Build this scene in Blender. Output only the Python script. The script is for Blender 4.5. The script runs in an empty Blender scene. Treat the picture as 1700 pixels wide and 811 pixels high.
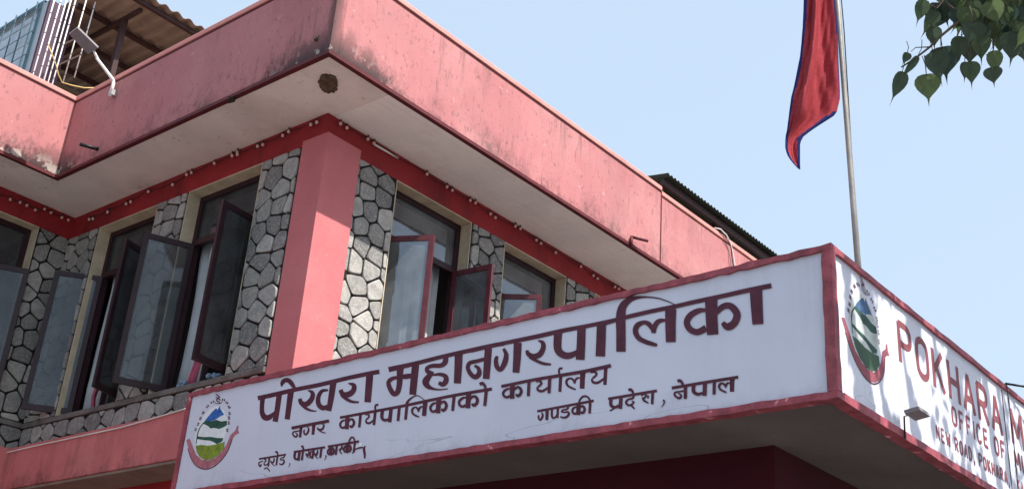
import bpy, bmesh, math, random
import numpy as np
from mathutils import Vector, Matrix
random.seed(7)
sc = bpy.context.scene
COL = sc.collection
# ------------------------------------------------------------------ camera
YAW, PIT, ROL, FPX = 0.718684779, 0.429279624, -0.0760056149, 1980.25
CAM = np.array([0.0, 0.0, 1.6]); CX, CY = 850.0, 405.5
_f = np.array([math.cos(YAW)*math.cos(PIT), math.sin(YAW)*math.cos(PIT), math.sin(PIT)])
_r = np.array([math.sin(YAW), -math.cos(YAW), 0.0]); _d = np.cross(_f, _r)
_r2 = math.cos(ROL)*_r + math.sin(ROL)*_d; _d2 = -math.sin(ROL)*_r + math.cos(ROL)*_d
RM = np.array([_r2, _d2, _f])
cam = bpy.data.cameras.new('camera'); camo = bpy.data.objects.new('camera', cam); COL.objects.link(camo)
cam.sensor_width = 36; cam.lens = 36*FPX/1700; cam.clip_end = 6000; cam.clip_start = .05
m = Matrix.Identity(4)
for i in range(3):
    m[i][0] = _r2[i]; m[i][1] = -_d2[i]; m[i][2] = -_f[i]; m[i][3] = CAM[i]
camo.matrix_world = m; sc.camera = camo
def ray(x, y): return RM.T @ np.array([(x-CX)/FPX, (y-CY)/FPX, 1.0])
def pl(x, y, ax, val):          # the point where a sight line meets the plane axis=val
    d = ray(x, y); t = (val-CAM[ax])/d[ax]; return Vector(CAM+t*d)
def px(P):
    v = RM @ (np.array(P)-CAM); return v[0]/v[2]*FPX+CX, v[1]/v[2]*FPX+CY, v[2]
# ------------------------------------------------------------------ light
ELEV = math.radians(55.7)
SUN = Vector((0.006, -math.cos(ELEV), math.sin(ELEV))).normalized()
w = bpy.data.worlds.new('World'); sc.world = w; w.use_nodes = True
nt = w.node_tree; bg = nt.nodes['Background']
sky = nt.nodes.new('ShaderNodeTexSky'); sky.sky_type = 'NISHITA'; sky.sun_disc = False
sky.sun_elevation = ELEV; sky.sun_rotation = math.atan2(SUN.x, SUN.y)
sky.altitude = 800; sky.air_density = 1.0; sky.dust_density = 7.0; sky.ozone_density = 1.0
mixs = nt.nodes.new('ShaderNodeMix'); mixs.data_type = 'RGBA'; mixs.inputs[0].default_value = .68       # thin bright haze over the whole sky
mixs.inputs[7].default_value = (3.2, 3.95, 4.75, 1)
nt.links.new(sky.outputs[0], mixs.inputs[6]); nt.links.new(mixs.outputs[2], bg.inputs[0]); bg.inputs[1].default_value = 0.15
sl = bpy.data.lights.new('sun', 'SUN'); sl.energy = 5.0; sl.angle = math.radians(.5); sl.color = (1, .95, .88)
so = bpy.data.objects.new('sun', sl); COL.objects.link(so); so.rotation_euler = SUN.to_track_quat('Z', 'Y').to_euler(); so.location = (0, -20, 30)
vs = sc.view_settings; vs.view_transform = 'Standard'; vs.look = 'None'; vs.gamma = 1; vs.exposure = 0.68
try: vs.use_curve_mapping = False
except Exception: pass
sc.render.engine = 'CYCLES'; sc.cycles.max_bounces = 8; sc.cycles.transparent_max_bounces = 12
sc.cycles.use_denoising = True
# ------------------------------------------------------------------ materials
def N(t, typ, **kw):
    n = t.nodes.new(typ)
    for k, v in kw.items(): setattr(n, k, v)
    return n
def ramp(t, src, a, b, lo=0.0, hi=1.0):
    n = N(t, 'ShaderNodeMapRange'); n.clamp = True
    n.inputs['From Min'].default_value = a; n.inputs['From Max'].default_value = b
    n.inputs['To Min'].default_value = lo; n.inputs['To Max'].default_value = hi
    t.links.new(src, n.inputs['Value']); return n.outputs[0]
def math_(t, op, a, b):
    n = N(t, 'ShaderNodeMath', operation=op)
    for i, v in enumerate((a, b)):
        if isinstance(v, (int, float)): n.inputs[i].default_value = v
        else: t.links.new(v, n.inputs[i])
    return n.outputs[0]
def mixc(t, f, a, b):
    n = N(t, 'ShaderNodeMix', data_type='RGBA')
    if isinstance(f, (int, float)): n.inputs[0].default_value = f
    else: t.links.new(f, n.inputs[0])
    for i, v in ((6, a), (7, b)):
        if isinstance(v, tuple): n.inputs[i].default_value = (*v, 1)
        else: t.links.new(v, n.inputs[i])
    return n.outputs[2]
def noise(t, pos, scale, detail=4, rough=.6, stretch=(1, 1, 1)):
    mp = N(t, 'ShaderNodeMapping'); mp.inputs['Scale'].default_value = stretch
    t.links.new(pos, mp.inputs[0])
    n = N(t, 'ShaderNodeTexNoise'); n.inputs['Scale'].default_value = scale
    n.inputs['Detail'].default_value = detail; n.inputs['Roughness'].default_value = rough
    t.links.new(mp.outputs[0], n.inputs['Vector']); return n.outputs[0]
def mat(name, col, rough=.8, var=.12, vscale=2.5, bump=.15, bscale=60, streak=0.0, streak_col=(.05, .04, .04), low=None, low_col=(.035, .03, .03), spots=0.0, spot_col=(.6, .45, .4), metal=0.0, patch=None, patch_amt=0.5, grooves=None, cracks=False, wear=False, stain=False):
    M = bpy.data.materials.new(name); M.use_nodes = True; t = M.node_tree; b = t.nodes['Principled BSDF']
    pos = N(t, 'ShaderNodeNewGeometry').outputs['Position']
    c = col
    n1 = noise(t, pos, vscale, 5)
    c = mixc(t, ramp(t, n1, .3, .7), tuple(x*(1-var) for x in col), tuple(min(1, x*(1+var)) for x in col))
    if patch:
        n4 = noise(t, pos, vscale*.35+.4, 6, .65)
        c = mixc(t, ramp(t, n4, .5, .68, 0, patch_amt), c, patch)
    n5 = noise(t, pos, 38, 3, .7)
    c = mixc(t, ramp(t, n5, .35, .75, 0, var*.8), c, tuple(x*.55 for x in col))
    if streak:
        n2 = noise(t, pos, 3.0, 6, .7, (1, 1, .13))
        n2b = noise(t, pos, .9, 3, .5)
        f = math_(t, 'MULTIPLY', ramp(t, n2, .52, .72, 0, streak), ramp(t, n2b, .42, .62))
        c = mixc(t, f, c, streak_col)
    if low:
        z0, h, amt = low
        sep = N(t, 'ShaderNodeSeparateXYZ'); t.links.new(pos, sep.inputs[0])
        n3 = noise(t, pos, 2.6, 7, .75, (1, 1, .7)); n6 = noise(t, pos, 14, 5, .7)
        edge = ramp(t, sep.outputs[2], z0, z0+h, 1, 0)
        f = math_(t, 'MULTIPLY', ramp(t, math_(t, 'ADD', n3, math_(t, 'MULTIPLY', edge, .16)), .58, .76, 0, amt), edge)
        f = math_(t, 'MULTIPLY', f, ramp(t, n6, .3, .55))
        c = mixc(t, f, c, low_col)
    if spots:
        n7 = noise(t, pos, 9, 3, .6)
        c = mixc(t, ramp(t, n7, .68, .72, 0, spots), c, spot_col)
    if wear:
        sep2 = N(t, 'ShaderNodeSeparateXYZ'); t.links.new(pos, sep2.inputs[0]); X_, Y_, Z_ = sep2.outputs
        # drip streaks from the coping
        dr = noise(t, pos, 7, 5, .7, (1, 1, .05)); zone = noise(t, pos, .8, 3, .5)
        f = math_(t, 'MULTIPLY', ramp(t, dr, .53, .66, 0, .75), math_(t, 'MULTIPLY', ramp(t, zone, .45, .6), ramp(t, Z_, ZT-.55, ZT-.02)))
        c = mixc(t, f, c, (.15, .07, .07))
        # dusty faded film
        c = mixc(t, ramp(t, noise(t, pos, 1.1, 6, .65), .42, .7, 0, .28), c, (.48, .26, .245))
        # fine dark specks
        c = mixc(t, ramp(t, noise(t, pos, 24, 4, .65, (1, 1, .6)),   .60, .67, 0, .6), c, (.14, .07, .07))
        sp = noise(t, pos, 13, 5, .7, (1, 1, .16)); c = mixc(t, math_(t, 'MULTIPLY', ramp(t, sp, .56, .66, 0, .75), ramp(t, noise(t, pos, 1.6, 3, .5), .45, .6)), c, (.16, .075, .075))
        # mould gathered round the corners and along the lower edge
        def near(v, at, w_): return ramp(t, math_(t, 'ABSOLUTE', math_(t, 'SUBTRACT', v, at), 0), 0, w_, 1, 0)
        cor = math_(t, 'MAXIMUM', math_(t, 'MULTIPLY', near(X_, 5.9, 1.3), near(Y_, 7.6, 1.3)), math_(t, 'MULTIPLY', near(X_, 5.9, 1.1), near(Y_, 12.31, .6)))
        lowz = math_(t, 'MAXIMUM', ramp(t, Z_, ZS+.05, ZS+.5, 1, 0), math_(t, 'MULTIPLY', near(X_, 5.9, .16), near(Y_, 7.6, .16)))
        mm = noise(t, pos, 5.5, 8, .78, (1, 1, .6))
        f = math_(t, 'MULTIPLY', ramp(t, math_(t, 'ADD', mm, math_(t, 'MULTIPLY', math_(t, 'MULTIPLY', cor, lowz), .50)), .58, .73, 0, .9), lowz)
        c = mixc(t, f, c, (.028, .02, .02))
        # flaked plaster showing pale along the wing and near the corners
        pl_ = noise(t, pos, 8, 5, .6); wing = ramp(t, Y_, 11.9, 12.25)
        f = math_(t, 'MULTIPLY', ramp(t, math_(t, 'ADD', pl_, math_(t, 'MULTIPLY', wing, .10)), .60, .64, 0, .8), math_(t, 'MULTIPLY', ramp(t, Z_, ZS+.03, ZS+.25, 1, 0), math_(t, 'MAXIMUM', wing, cor)))
        c = mixc(t, f, c, (.50, .44, .38))
    if cracks:
        n8 = noise(t, pos, 1.3, 3, .5, (1, .35, 3.0))
        a = math_(t, 'ABSOLUTE', math_(t, 'SUBTRACT', n8, .47), 0)
        sep3 = N(t, 'ShaderNodeSeparateXYZ'); t.links.new(pos, sep3.inputs[0])
        c = mixc(t, math_(t, 'MULTIPLY', ramp(t, a, 0, .004, .6, 0), ramp(t, sep3.outputs[2], 3.93, 4.03, 1, 0)), c, (.2, .2, .24))
    if stain:
        n9 = noise(t, pos, 1.9, 7, .75); n10 = noise(t, pos, 2.2, 5, .6)
        c = mixc(t, ramp(t, n9, .60, .72, 0, .55), c, (.30, .25, .21))
        a = math_(t, 'ABSOLUTE', math_(t, 'SUBTRACT', n10, .5), 0)
        c = mixc(t, math_(t, 'MULTIPLY', ramp(t, a, 0, .003, .7, 0), ramp(t, n9, .5, .6)), c, (.14, .11, .1))
    wv = None
    if grooves:
        wv = N(t, 'ShaderNodeTexWave', wave_type='BANDS', bands_direction=grooves[0], wave_profile='SAW'); wv.inputs['Scale'].default_value = grooves[1]
        t.links.new(pos, wv.inputs['Vector']); c = mixc(t, ramp(t, wv.outputs['Fac'], 0, .16, .45, 0), c, tuple(x*.45 for x in col))
    if isinstance(c, tuple): b.inputs['Base Color'].default_value = (*c, 1)
    else: t.links.new(c, b.inputs['Base Color'])
    b.inputs['Roughness'].default_value = rough; b.inputs['Metallic'].default_value = metal
    b.inputs['Specular IOR Level'].default_value = .3
    h = noise(t, pos, bscale, 4, .6)
    bp = N(t, 'ShaderNodeBump'); bp.inputs['Strength'].default_value = bump; bp.inputs['Distance'].default_value = .01
    if grooves:
        h = math_(t, 'ADD', math_(t, 'MULTIPLY', h, .3), ramp(t, wv.outputs['Fac'], 0, .15))
    t.links.new(h, bp.inputs['Height']); t.links.new(bp.outputs[0], b.inputs['Normal'])
    return M
ZS, ZT = 7.75, 8.77
PINK = (.425, .160, .165)
M = {}
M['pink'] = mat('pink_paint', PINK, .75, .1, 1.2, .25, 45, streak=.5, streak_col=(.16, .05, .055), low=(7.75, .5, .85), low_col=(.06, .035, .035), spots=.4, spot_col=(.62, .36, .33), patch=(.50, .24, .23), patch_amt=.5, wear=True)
M['pink_ledge'] = mat('ledge_pink_paint', (.50, .15, .15), .8, .14, 2, .3, 40, streak=.75, streak_col=(.12, .04, .04), low=(4.2, .4, .9), low_col=(.08, .035, .03), patch=(.5, .2, .19))
M['coping'] = mat('coping_paint', (.62, .27, .24), .8, .15, 3, .35, 40, streak=.3, spots=.3, spot_col=(.3, .2, .18))
M['column'] = mat('column_paint', (.50, .145, .155), .75, .10, 1.5, .3, 28, streak=.35, streak_col=(.26, .08, .085), spots=.25, spot_col=(.58, .3, .28), patch=(.52, .2, .2), patch_amt=.5)
M['maroon'] = mat('maroon_paint', (.28, .018, .024), .65, .25, 2, .25, 40, streak=.7, streak_col=(.06, .008, .01), patch=(.2, .02, .025), patch_amt=.5)
M['darkred'] = mat('dark_red_paint', (.10, .014, .018), .6, .3, 6, .2, 40)
M['soffit'] = mat('soffit_cream', (.80, .735, .69), .85, .10, 1.6, .3, 30, spots=.5, spot_col=(.28, .23, .2), patch=(.58, .51, .46), patch_amt=.6, stain=True)
M['soffit_board'] = mat('soffit_board', (.90, .87, .83), .8, .08, 1.5, .5, 30, grooves=('Y', 3.0), spots=.3, spot_col=(.35, .3, .26), patch=(.7, .64, .58), patch_amt=.5)
M['cream'] = mat('cream_plaster', (.54, .46, .33), .85, .2, 5, .35, 40, streak=.5, streak_col=(.25, .2, .14), spots=.3, spot_col=(.3, .25, .2))
M['frame'] = mat('dark_wood_frame', (.032, .011, .016), .45, .3, 8, .1, 60)
M['sash'] = mat('maroon_sash', (.022, .009, .013), .4, .25, 8, .1, 60)  # shade of the side away from the sun put into the sash colour
M['sash_red'] = mat('red_brown_sash', (.10, .026, .036), .45, .25, 8, .1, 60)  # same sash on the sunny side, sunlight put into a lighter colour
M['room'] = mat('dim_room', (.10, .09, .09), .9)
M['concrete'] = mat('bare_concrete', (.24, .19, .155), .9, .2, 2, .4, 25, streak=.5, patch=(.16, .12, .1))
M['sill'] = mat('weathered_sill', (.15, .14, .13), .9, .3, 6, .6, 25, streak=.6)
M['under'] = mat('canopy_underside', (.13, .105, .10), .9, .2, 1.2, .3, 25, streak=.0, patch=(.1, .075, .07))
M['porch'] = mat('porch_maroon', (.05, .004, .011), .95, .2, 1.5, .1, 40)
M['board'] = mat('white_sign_board', (.60, .615, .71), .6, .05, 1.4, .08, 60, streak=.5, streak_col=(.40, .41, .45), cracks=True, low=(3.80, .30, .5), low_col=(.33, .34, .38))
M['border'] = mat('red_sign_border', (.32, .07, .09), .6, .4, 9, .6, 30, spots=.8, spot_col=(.6, .36, .36), streak=.5, patch=(.15, .03, .045))
M['letter'] = mat('maroon_letter_paint', (.085, .018, .035), .6, .3, 9, .1, 60)
M['letter_red'] = mat('red_letter_paint', (.22, .055, .065), .6, .2, 9, .1, 60)
M['e_blue'] = mat('emblem_blue', (.03, .13, .42), .6, .35, 20)
M['e_green'] = mat('emblem_green', (.02, .085, .06), .6, .35, 20)
M['e_lime'] = mat('emblem_lime', (.2, .27, .03), .6, .35, 20)
M['e_white'] = mat('emblem_white', (.72, .75, .76), .6, .1, 20)
M['e_pink'] = mat('emblem_ribbon', (.42, .15, .18), .6, .3, 20)
for k_, c_ in (('e_white', (.50, .54, .54)), ('e_blue', (.05, .11, .22)), ('e_green', (.03, .075, .06)), ('e_lime', (.05, .10, .06)), ('e_pink', (.26, .07, .09))):  # second emblem: own darker green and red, leaf shade put into the tones
    M[k_+'_faded'] = mat('faded_'+M[k_].name, c_, .7, .3, 9, streak=.4)
M['mortar'] = mat('black_mortar', (.013, .012, .013), .9)
M['metal'] = mat('galvanised_metal', (.42, .42, .42), .45, .2, 8, .1, 50, metal=.6)
M['white_metal'] = mat('white_painted_metal', (.78, .76, .74), .4, .1, 8)
M['panel'] = mat('grey_lamp_housing', (.20, .18, .19), .5, .15, 8)
M['roof_sheet'] = mat('rusty_roof_sheet', (.30, .21, .17), .6, .25, 2, .1, 40, streak=.5, patch=(.2, .13, .11))
M['roof_green'] = mat('dark_green_roof_sheet', (.045, .055, .05), .5, .25, 3, .1, 40, streak=.4)
M['steel'] = mat('dark_steel', (.05, .022, .022), .5, .2, 6, .1, 40)
M['blue_wall'] = mat('pale_blue_wall', (.42, .46, .52), .8, .1, 2)
M['purple_wall'] = mat('purple_wall', (.085, .055, .085), .8, .12, 2)
M['beige_wall'] = mat('beige_wall', (.30, .25, .18), .85, .15, 2)
M['blue_frame'] = mat('blue_window_frame', (.06, .13, .17), .5)
M['bulb'] = mat('bulb_plastic', (.66, .42, .40), .3, .1, 20)
M['black'] = mat('black_rubber', (.012, .012, .014), .5)
M['white_cable'] = mat('white_cable', (.7, .66, .64), .5)
M['yellow_cable'] = mat('yellow_cable', (.5, .36, .14), .5)
M['pole'] = mat('flag_pole_metal', (.36, .33, .30), .4, .25, 5, .1, 40, streak=.4, metal=.5)
M['bark'] = mat('tree_bark', (.13, .10, .075), .9, .3, 6, .8, 20)
M['ground'] = mat('ground_paving', (.16, .155, .15), .9, .2, .6, .3, 8, patch=(.12, .115, .11))
M['curtain'] = mat('pale_curtain', (.42, .45, .47), .9, .1, 6)
M['cloth_pink'] = mat('pink_cloth', (.45, .10, .16), .9, .15, 8)
M['cloth_blue'] = mat('blue_cloth', (.25, .36, .5), .9, .3, 14)
M['nest'] = mat('brown_mud', (.11, .075, .05), .95, .5, 18, .9, 30)
M['weed'] = mat('dark_weed', (.03, .035, .022), .9, .4, 20)
M['chip'] = mat('white_chip', (.85, .85, .85), .7)
def stone_mat():
    m = bpy.data.materials.new('grey_field_stone'); m.use_nodes = True; t = m.node_tree; b = t.nodes['Principled BSDF']
    pos = N(t, 'ShaderNodeNewGeometry').outputs['Position']
    at = N(t, 'ShaderNodeAttribute', attribute_name='tone')
    c = mixc(t, at.outputs['Fac'], (.14, .14, .137), (.46, .445, .415))
    n1 = noise(t, pos, 11, 7, .72); n2 = noise(t, pos, 45, 4, .7); n3 = noise(t, pos, 4, 4, .6)
    c = mixc(t, ramp(t, n1, .35, .68, 0, .65), c, (.10, .098, .095))
    c = mixc(t, ramp(t, n2, .5, .68, 0, .5), c, (.58, .54, .49))
    c = mixc(t, ramp(t, n3, .55, .7, 0, .25), c, (.34, .29, .22))
    t.links.new(c, b.inputs['Base Color']); b.inputs['Roughness'].default_value = .85
    bp = N(t, 'ShaderNodeBump'); bp.inputs['Strength'].default_value = .8; bp.inputs['Distance'].default_value = .012
    t.links.new(math_(t, 'ADD', n1, math_(t, 'MULTIPLY', n2, .4)), bp.inputs['Height']); t.links.new(bp.outputs[0], b.inputs['Normal'])
    return m
M['stone'] = stone_mat()
def glass_mat(name, refl, tint, dust):
    m = bpy.data.materials.new(name); m.use_nodes = True; t = m.node_tree
    t.nodes.remove(t.nodes['Principled BSDF']); out = t.nodes['Material Output']
    tr = N(t, 'ShaderNodeBsdfTransparent'); tr.inputs[0].default_value = (*tint, 1)
    gl = N(t, 'ShaderNodeBsdfGlossy'); gl.inputs['Roughness'].default_value = .04; gl.inputs[0].default_value = (.9, .94, 1, 1)
    df = N(t, 'ShaderNodeBsdfDiffuse'); df.inputs[0].default_value = (.5, .55, .58, 1)
    pos = N(t, 'ShaderNodeNewGeometry').outputs['Position']
    lw = N(t, 'ShaderNodeFresnel'); lw.inputs[0].default_value = 1.5
    f = math_(t, 'ADD', lw.outputs[0], refl); f = math_(t, 'MINIMUM', f, 1.0)
    bp = N(t, 'ShaderNodeBump'); bp.inputs['Strength'].default_value = .05; bp.inputs['Distance'].default_value = .02
    t.links.new(noise(t, pos, 3, 2), bp.inputs['Height']); t.links.new(bp.outputs[0], gl.inputs['Normal'])
    m1 = N(t, 'ShaderNodeMixShader'); t.links.new(ramp(t, noise(t, pos, 4, 5), .3, .7, dust*.5, dust*1.4), m1.inputs[0])
    t.links.new(tr.outputs[0], m1.inputs[1]); t.links.new(df.outputs[0], m1.inputs[2])
    m2 = N(t, 'ShaderNodeMixShader'); t.links.new(f, m2.inputs[0]); t.links.new(m1.outputs[0], m2.inputs[1]); t.links.new(gl.outputs[0], m2.inputs[2])
    t.links.new(m2.outputs[0], out.inputs[0]); return m
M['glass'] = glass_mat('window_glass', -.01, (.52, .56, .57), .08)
M['glass_sun'] = glass_mat('dusty_window_glass', .08, (.42, .47, .49), .20)  # paler copy for the sunny side, sky reflection put into film and sheen
M['frosted'] = glass_mat('frosted_pale_glass', .12, (.3, .34, .36), .62)  # rooftop pane, reflected sky put in as a pale diffuse film
M['glass_dark'] = glass_mat('dark_window_glass', .05, (.2, .22, .24), .03)
def leaf_mat(name, c1, c2, trans):
    m = bpy.data.materials.new(name); m.use_nodes = True; t = m.node_tree; b = t.nodes['Principled BSDF']; out = t.nodes['Material Output']
    at = N(t, 'ShaderNodeAttribute', attribute_name='tone')
    c = mixc(t, at.outputs['Fac'], c1, c2)
    pos = N(t, 'ShaderNodeNewGeometry').outputs['Position']
    c = mixc(t, ramp(t, noise(t, pos, 40, 4), .45, .7, 0, .4), c, tuple(x*.5 for x in c1))
    t.links.new(c, b.inputs['Base Color']); b.inputs['Roughness'].default_value = .42 if 'leaf' in name else .9; b.inputs['Specular IOR Level'].default_value = .5 if 'leaf' in name else .05
    tl = N(t, 'ShaderNodeBsdfTranslucent'); t.links.new(c, tl.inputs[0])
    mx = N(t, 'ShaderNodeMixShader'); mx.inputs[0].default_value = trans
    t.links.new(b.outputs[0], mx.inputs[1]); t.links.new(tl.outputs[0], mx.inputs[2]); t.links.new(mx.outputs[0], out.inputs[0])
    return m
M['leaf'] = leaf_mat('peepal_leaf', (.036, .066, .055), (.15, .21, .075), .4)
M['flag'] = leaf_mat('crimson_flag_cloth', (.47, .075, .10), (.52, .085, .095), .4)
M['flag_blue'] = leaf_mat('blue_flag_hem', (.03, .035, .16), (.04, .05, .2), .3)
# ------------------------------------------------------------------ mesh helpers
class MB:
    def __init__(s): s.v = []; s.f = []; s.m = []; s.tone = []
    def add(s, vs, fs, mi=0, tone=.5):
        o = len(s.v); s.v += [tuple(v) for v in vs]
        for f in fs: s.f.append([i+o for i in f]); s.m.append(mi); s.tone.append(tone)
        return s
    def box(s, x0, x1, y0, y1, z0, z1, mi=0):
        x0, x1 = sorted((x0, x1)); y0, y1 = sorted((y0, y1)); z0, z1 = sorted((z0, z1))
        return s.add([(x0,y0,z0),(x1,y0,z0),(x1,y1,z0),(x0,y1,z0),(x0,y0,z1),(x1,y0,z1),(x1,y1,z1),(x0,y1,z1)],
            [(3,2,1,0),(4,5,6,7),(0,1,5,4),(1,2,6,5),(2,3,7,6),(3,0,4,7)], mi)
    def obox(s, o, u, v, n, mi=0):      # box from a corner and three edge vectors
        o, u, v, n = map(Vector, (o, u, v, n))
        P = [o, o+u, o+u+v, o+v]; P = P+[p+n for p in P]
        fs = [(3,2,1,0),(4,5,6,7),(0,1,5,4),(1,2,6,5),(2,3,7,6),(3,0,4,7)]
        if u.cross(v).dot(n) < 0: fs = [f[::-1] for f in fs]
        return s.add(P, fs, mi)
    def bar(s, a, b, wd, ht, mi=0, up=(0, 0, 1)):
        a, b = Vector(a), Vector(b); d = b-a; t = d.normalized(); upv = Vector(up)
        if abs(t.dot(upv)) > .98: upv = Vector((1, 0, 0))
        sd = t.cross(upv).normalized(); u2 = sd.cross(t).normalized()
        return s.obox(a-sd*wd/2-u2*ht/2, d, sd*wd, u2*ht, mi)
    def tube(s, pts, r, n=8, mi=0):
        pts = [Vector(p) for p in pts]; rs = r if isinstance(r, (list, tuple)) else [r]*len(pts)
        prev = None; rings = []
        for i, p in enumerate(pts):
            t = (pts[min(i+1, len(pts)-1)]-pts[max(i-1, 0)]).normalized()
            if prev is None: prev = t.orthogonal().normalized()
            a = (prev-t*prev.dot(t)).normalized(); prev = a; b = t.cross(a)
            rings.append([p+(a*math.cos(2*math.pi*k/n)+b*math.sin(2*math.pi*k/n))*rs[i] for k in range(n)])
        vs = [q for rg in rings for q in rg]; fs = []
        for i in range(len(pts)-1):
            for k in range(n): fs.append((i*n+k, i*n+(k+1) % n, (i+1)*n+(k+1) % n, (i+1)*n+k))
        fs.append(tuple(range(n))[::-1]); fs.append(tuple((len(pts)-1)*n+k for k in range(n)))
        return s.add(vs, fs, mi)
    def prism(s, poly, n, mi=0):        # planar polygon extruded by vector n
        n = Vector(n); P = [Vector(p) for p in poly]; k = len(P)
        nn = sum(((P[i].cross(P[(i+1) % k])) for i in range(k)), Vector())
        if nn.dot(n) < 0: P = P[::-1]
        fs = [tuple(range(k))[::-1], tuple(range(k, 2*k))]+[(i, (i+1) % k, k+(i+1) % k, k+i) for i in range(k)]
        return s.add(P+[p+n for p in P], fs, mi)
    def ball(s, c, r, mi=0, sq=1.0):
        c = Vector(c); vs = []; fs = []; nu, nv = 8, 5
        vs.append(c+Vector((0, 0, r*sq)))
        for j in range(1, nv):
            for i in range(nu):
                a, b = 2*math.pi*i/nu, math.pi*j/nv
                vs.append(c+Vector((math.cos(a)*math.sin(b)*r, math.sin(a)*math.sin(b)*r, math.cos(b)*r*sq)))
        vs.append(c-Vector((0, 0, r*sq))); L = len(vs)-1
        for i in range(nu):
            fs.append((0, 1+i, 1+(i+1) % nu)); fs.append((L, 1+(nv-2)*nu+(i+1) % nu, 1+(nv-2)*nu+i))
            for j in range(nv-2): fs.append((1+j*nu+i, 1+(j+1)*nu+i, 1+(j+1)*nu+(i+1) % nu, 1+j*nu+(i+1) % nu))
        return s.add(vs, fs, mi)
    def build(s, name, mats, parent=None, loc=None, smooth=False, bevel=0, fix=True):
        if not isinstance(mats, (list, tuple)): mats = [mats]
        root = parent
        while root is not None and root.parent is not None: root = root.parent
        org = Vector(root.location) if root is not None else (Vector(loc) if loc is not None else None)
        if org is None:
            a = np.array(s.v); org = Vector((a[:, 0].mean(), a[:, 1].mean(), a[:, 2].min()))
        me = bpy.data.meshes.new(name)
        me.from_pydata([tuple(Vector(v)-org) for v in s.v], [], s.f)
        for mm in mats: me.materials.append(M[mm])
        me.polygons.foreach_set('material_index', s.m)
        at = me.attributes.new('tone', 'FLOAT', 'FACE'); at.data.foreach_set('value', s.tone)
        if smooth: me.polygons.foreach_set('use_smooth', [True]*len(me.polygons))
        me.update()
        o = bpy.data.objects.new(name, me); COL.objects.link(o)
        if parent is not None: o.parent = parent
        else: o.location = org
        if bevel:
            bv = o.modifiers.new('bevel', 'BEVEL'); bv.width = bevel; bv.segments = 2; bv.limit_method = 'ANGLE'
        return o
def tag(o, label=None, cat=None, group=None, kind=None):
    for k, v in (('label', label), ('category', cat), ('group', group), ('kind', kind)):
        if v: o[k] = v
    return o
def empty(name, loc, label=None, cat=None, group=None):
    o = bpy.data.objects.new(name, None); COL.objects.link(o); o.location = loc; o.empty_display_size = .2
    return tag(o, label, cat, group)
# ------------------------------------------------------------------ setting
g = MB(); R_ = 2500
g.add([(-R_, -R_, 0), (R_, -R_, 0), (R_, R_, 0), (-R_, R_, 0)], [(0, 1, 2, 3)])
tag(g.build('ground', 'ground', loc=(0, 0, 0)), kind='structure')
# ------------------------------------------------------------------ main building
EX, EY, ZS, ZT = 5.901, 7.612, 7.75, 8.77         # eave outer faces, soffit, parapet top
XB, YA = 6.653, 8.437                              # the two wall faces
EI, YI = 12.31, 13.115                             # re-entrant eave and wall of the left wing
XE, YE, XW = 17.5, 19.0, 0.0                        # far ends; left end of the wing
ZH, ZSILL, ZL0, ZL1, XL = 7.45, 5.08, 4.245, 4.725, 6.45
bld = empty('municipal_building', (7.0, 8.8, 0), 'pink and maroon two storey office building with grey stone panels and wide flat eaves', 'building')
# parapet fascia
f = MB()
f.box(EX, EX+.12, EY, EI, ZS+.036, ZT); f.box(EX+.12, 11.55, EY, EY+.12, ZS+.036, ZT)
f.box(XW, EX, EI, EI+.12, ZS+.036, ZT)
f.box(11.556, XE, EY+.012, EY+.13, ZS+.036, ZT-.05)
f.build('parapet_fascia', 'pink', bld, bevel=.006)
f = MB()
c0 = ZT+.022
f.box(EX-.018, EX+.15, EY-.018, EI-.018, c0, c0+.06); f.box(EX+.15, 11.55, EY-.018, EY+.15, c0, c0+.06); f.box(XW, EX+.15, EI-.018, EI+.15, c0, c0+.06)
f.box(11.556, XE, EY-.004, EY+.15, c0-.05, c0+.01)
f.build('coping', 'coping', bld, bevel=.008)
f = MB()        # dark red painted groove under the coping and drip edge at the bottom
f.box(EX-.004, EX+.10, EY-.004, EI-.004, ZT, c0); f.box(EX+.10, 11.55, EY-.004, EY+.10, ZT, c0); f.box(XW, EX+.10, EI-.004, EI+.10, ZT, c0)
f.build('coping_groove', 'darkred', bld)
f = MB()
f.box(EX-.006, EX+.05, EY-.006, EI-.006, ZS-.004, ZS+.036); f.box(EX+.05, XE, EY-.006, EY+.05, ZS-.004, ZS+.036); f.box(XW, EX+.05, EI-.006, EI+.05, ZS-.004, ZS+.036)
f.box(11.545, 11.565, EY-.006, EY+.02, ZS+.046, ZT+.02)
f.build('drip_edge', 'darkred', bld)
# roof slab; soffits are its underside finishes
f = MB(); f.box(EX+.121, XE, EY+.131, YE, ZS+.02, ZS+.25); f.box(XW, EX+.121, EI+.121, YE, ZS+.02, ZS+.25); f.build('roof_slab', 'concrete', bld)
f = MB(); f.box(EX+.05, XB+.1, EY+.051, EI+.06, ZS, ZS+.019); f.box(XW, XB+.1, EI+.06, YI+.05, ZS, ZS+.019); f.build('soffit', 'soffit', bld)
f = MB(); f.box(XB+.1, XE, EY+.051, YA+.05, ZS-.002, ZS+.018); f.build('soffit', 'soffit_board', bld)
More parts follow.
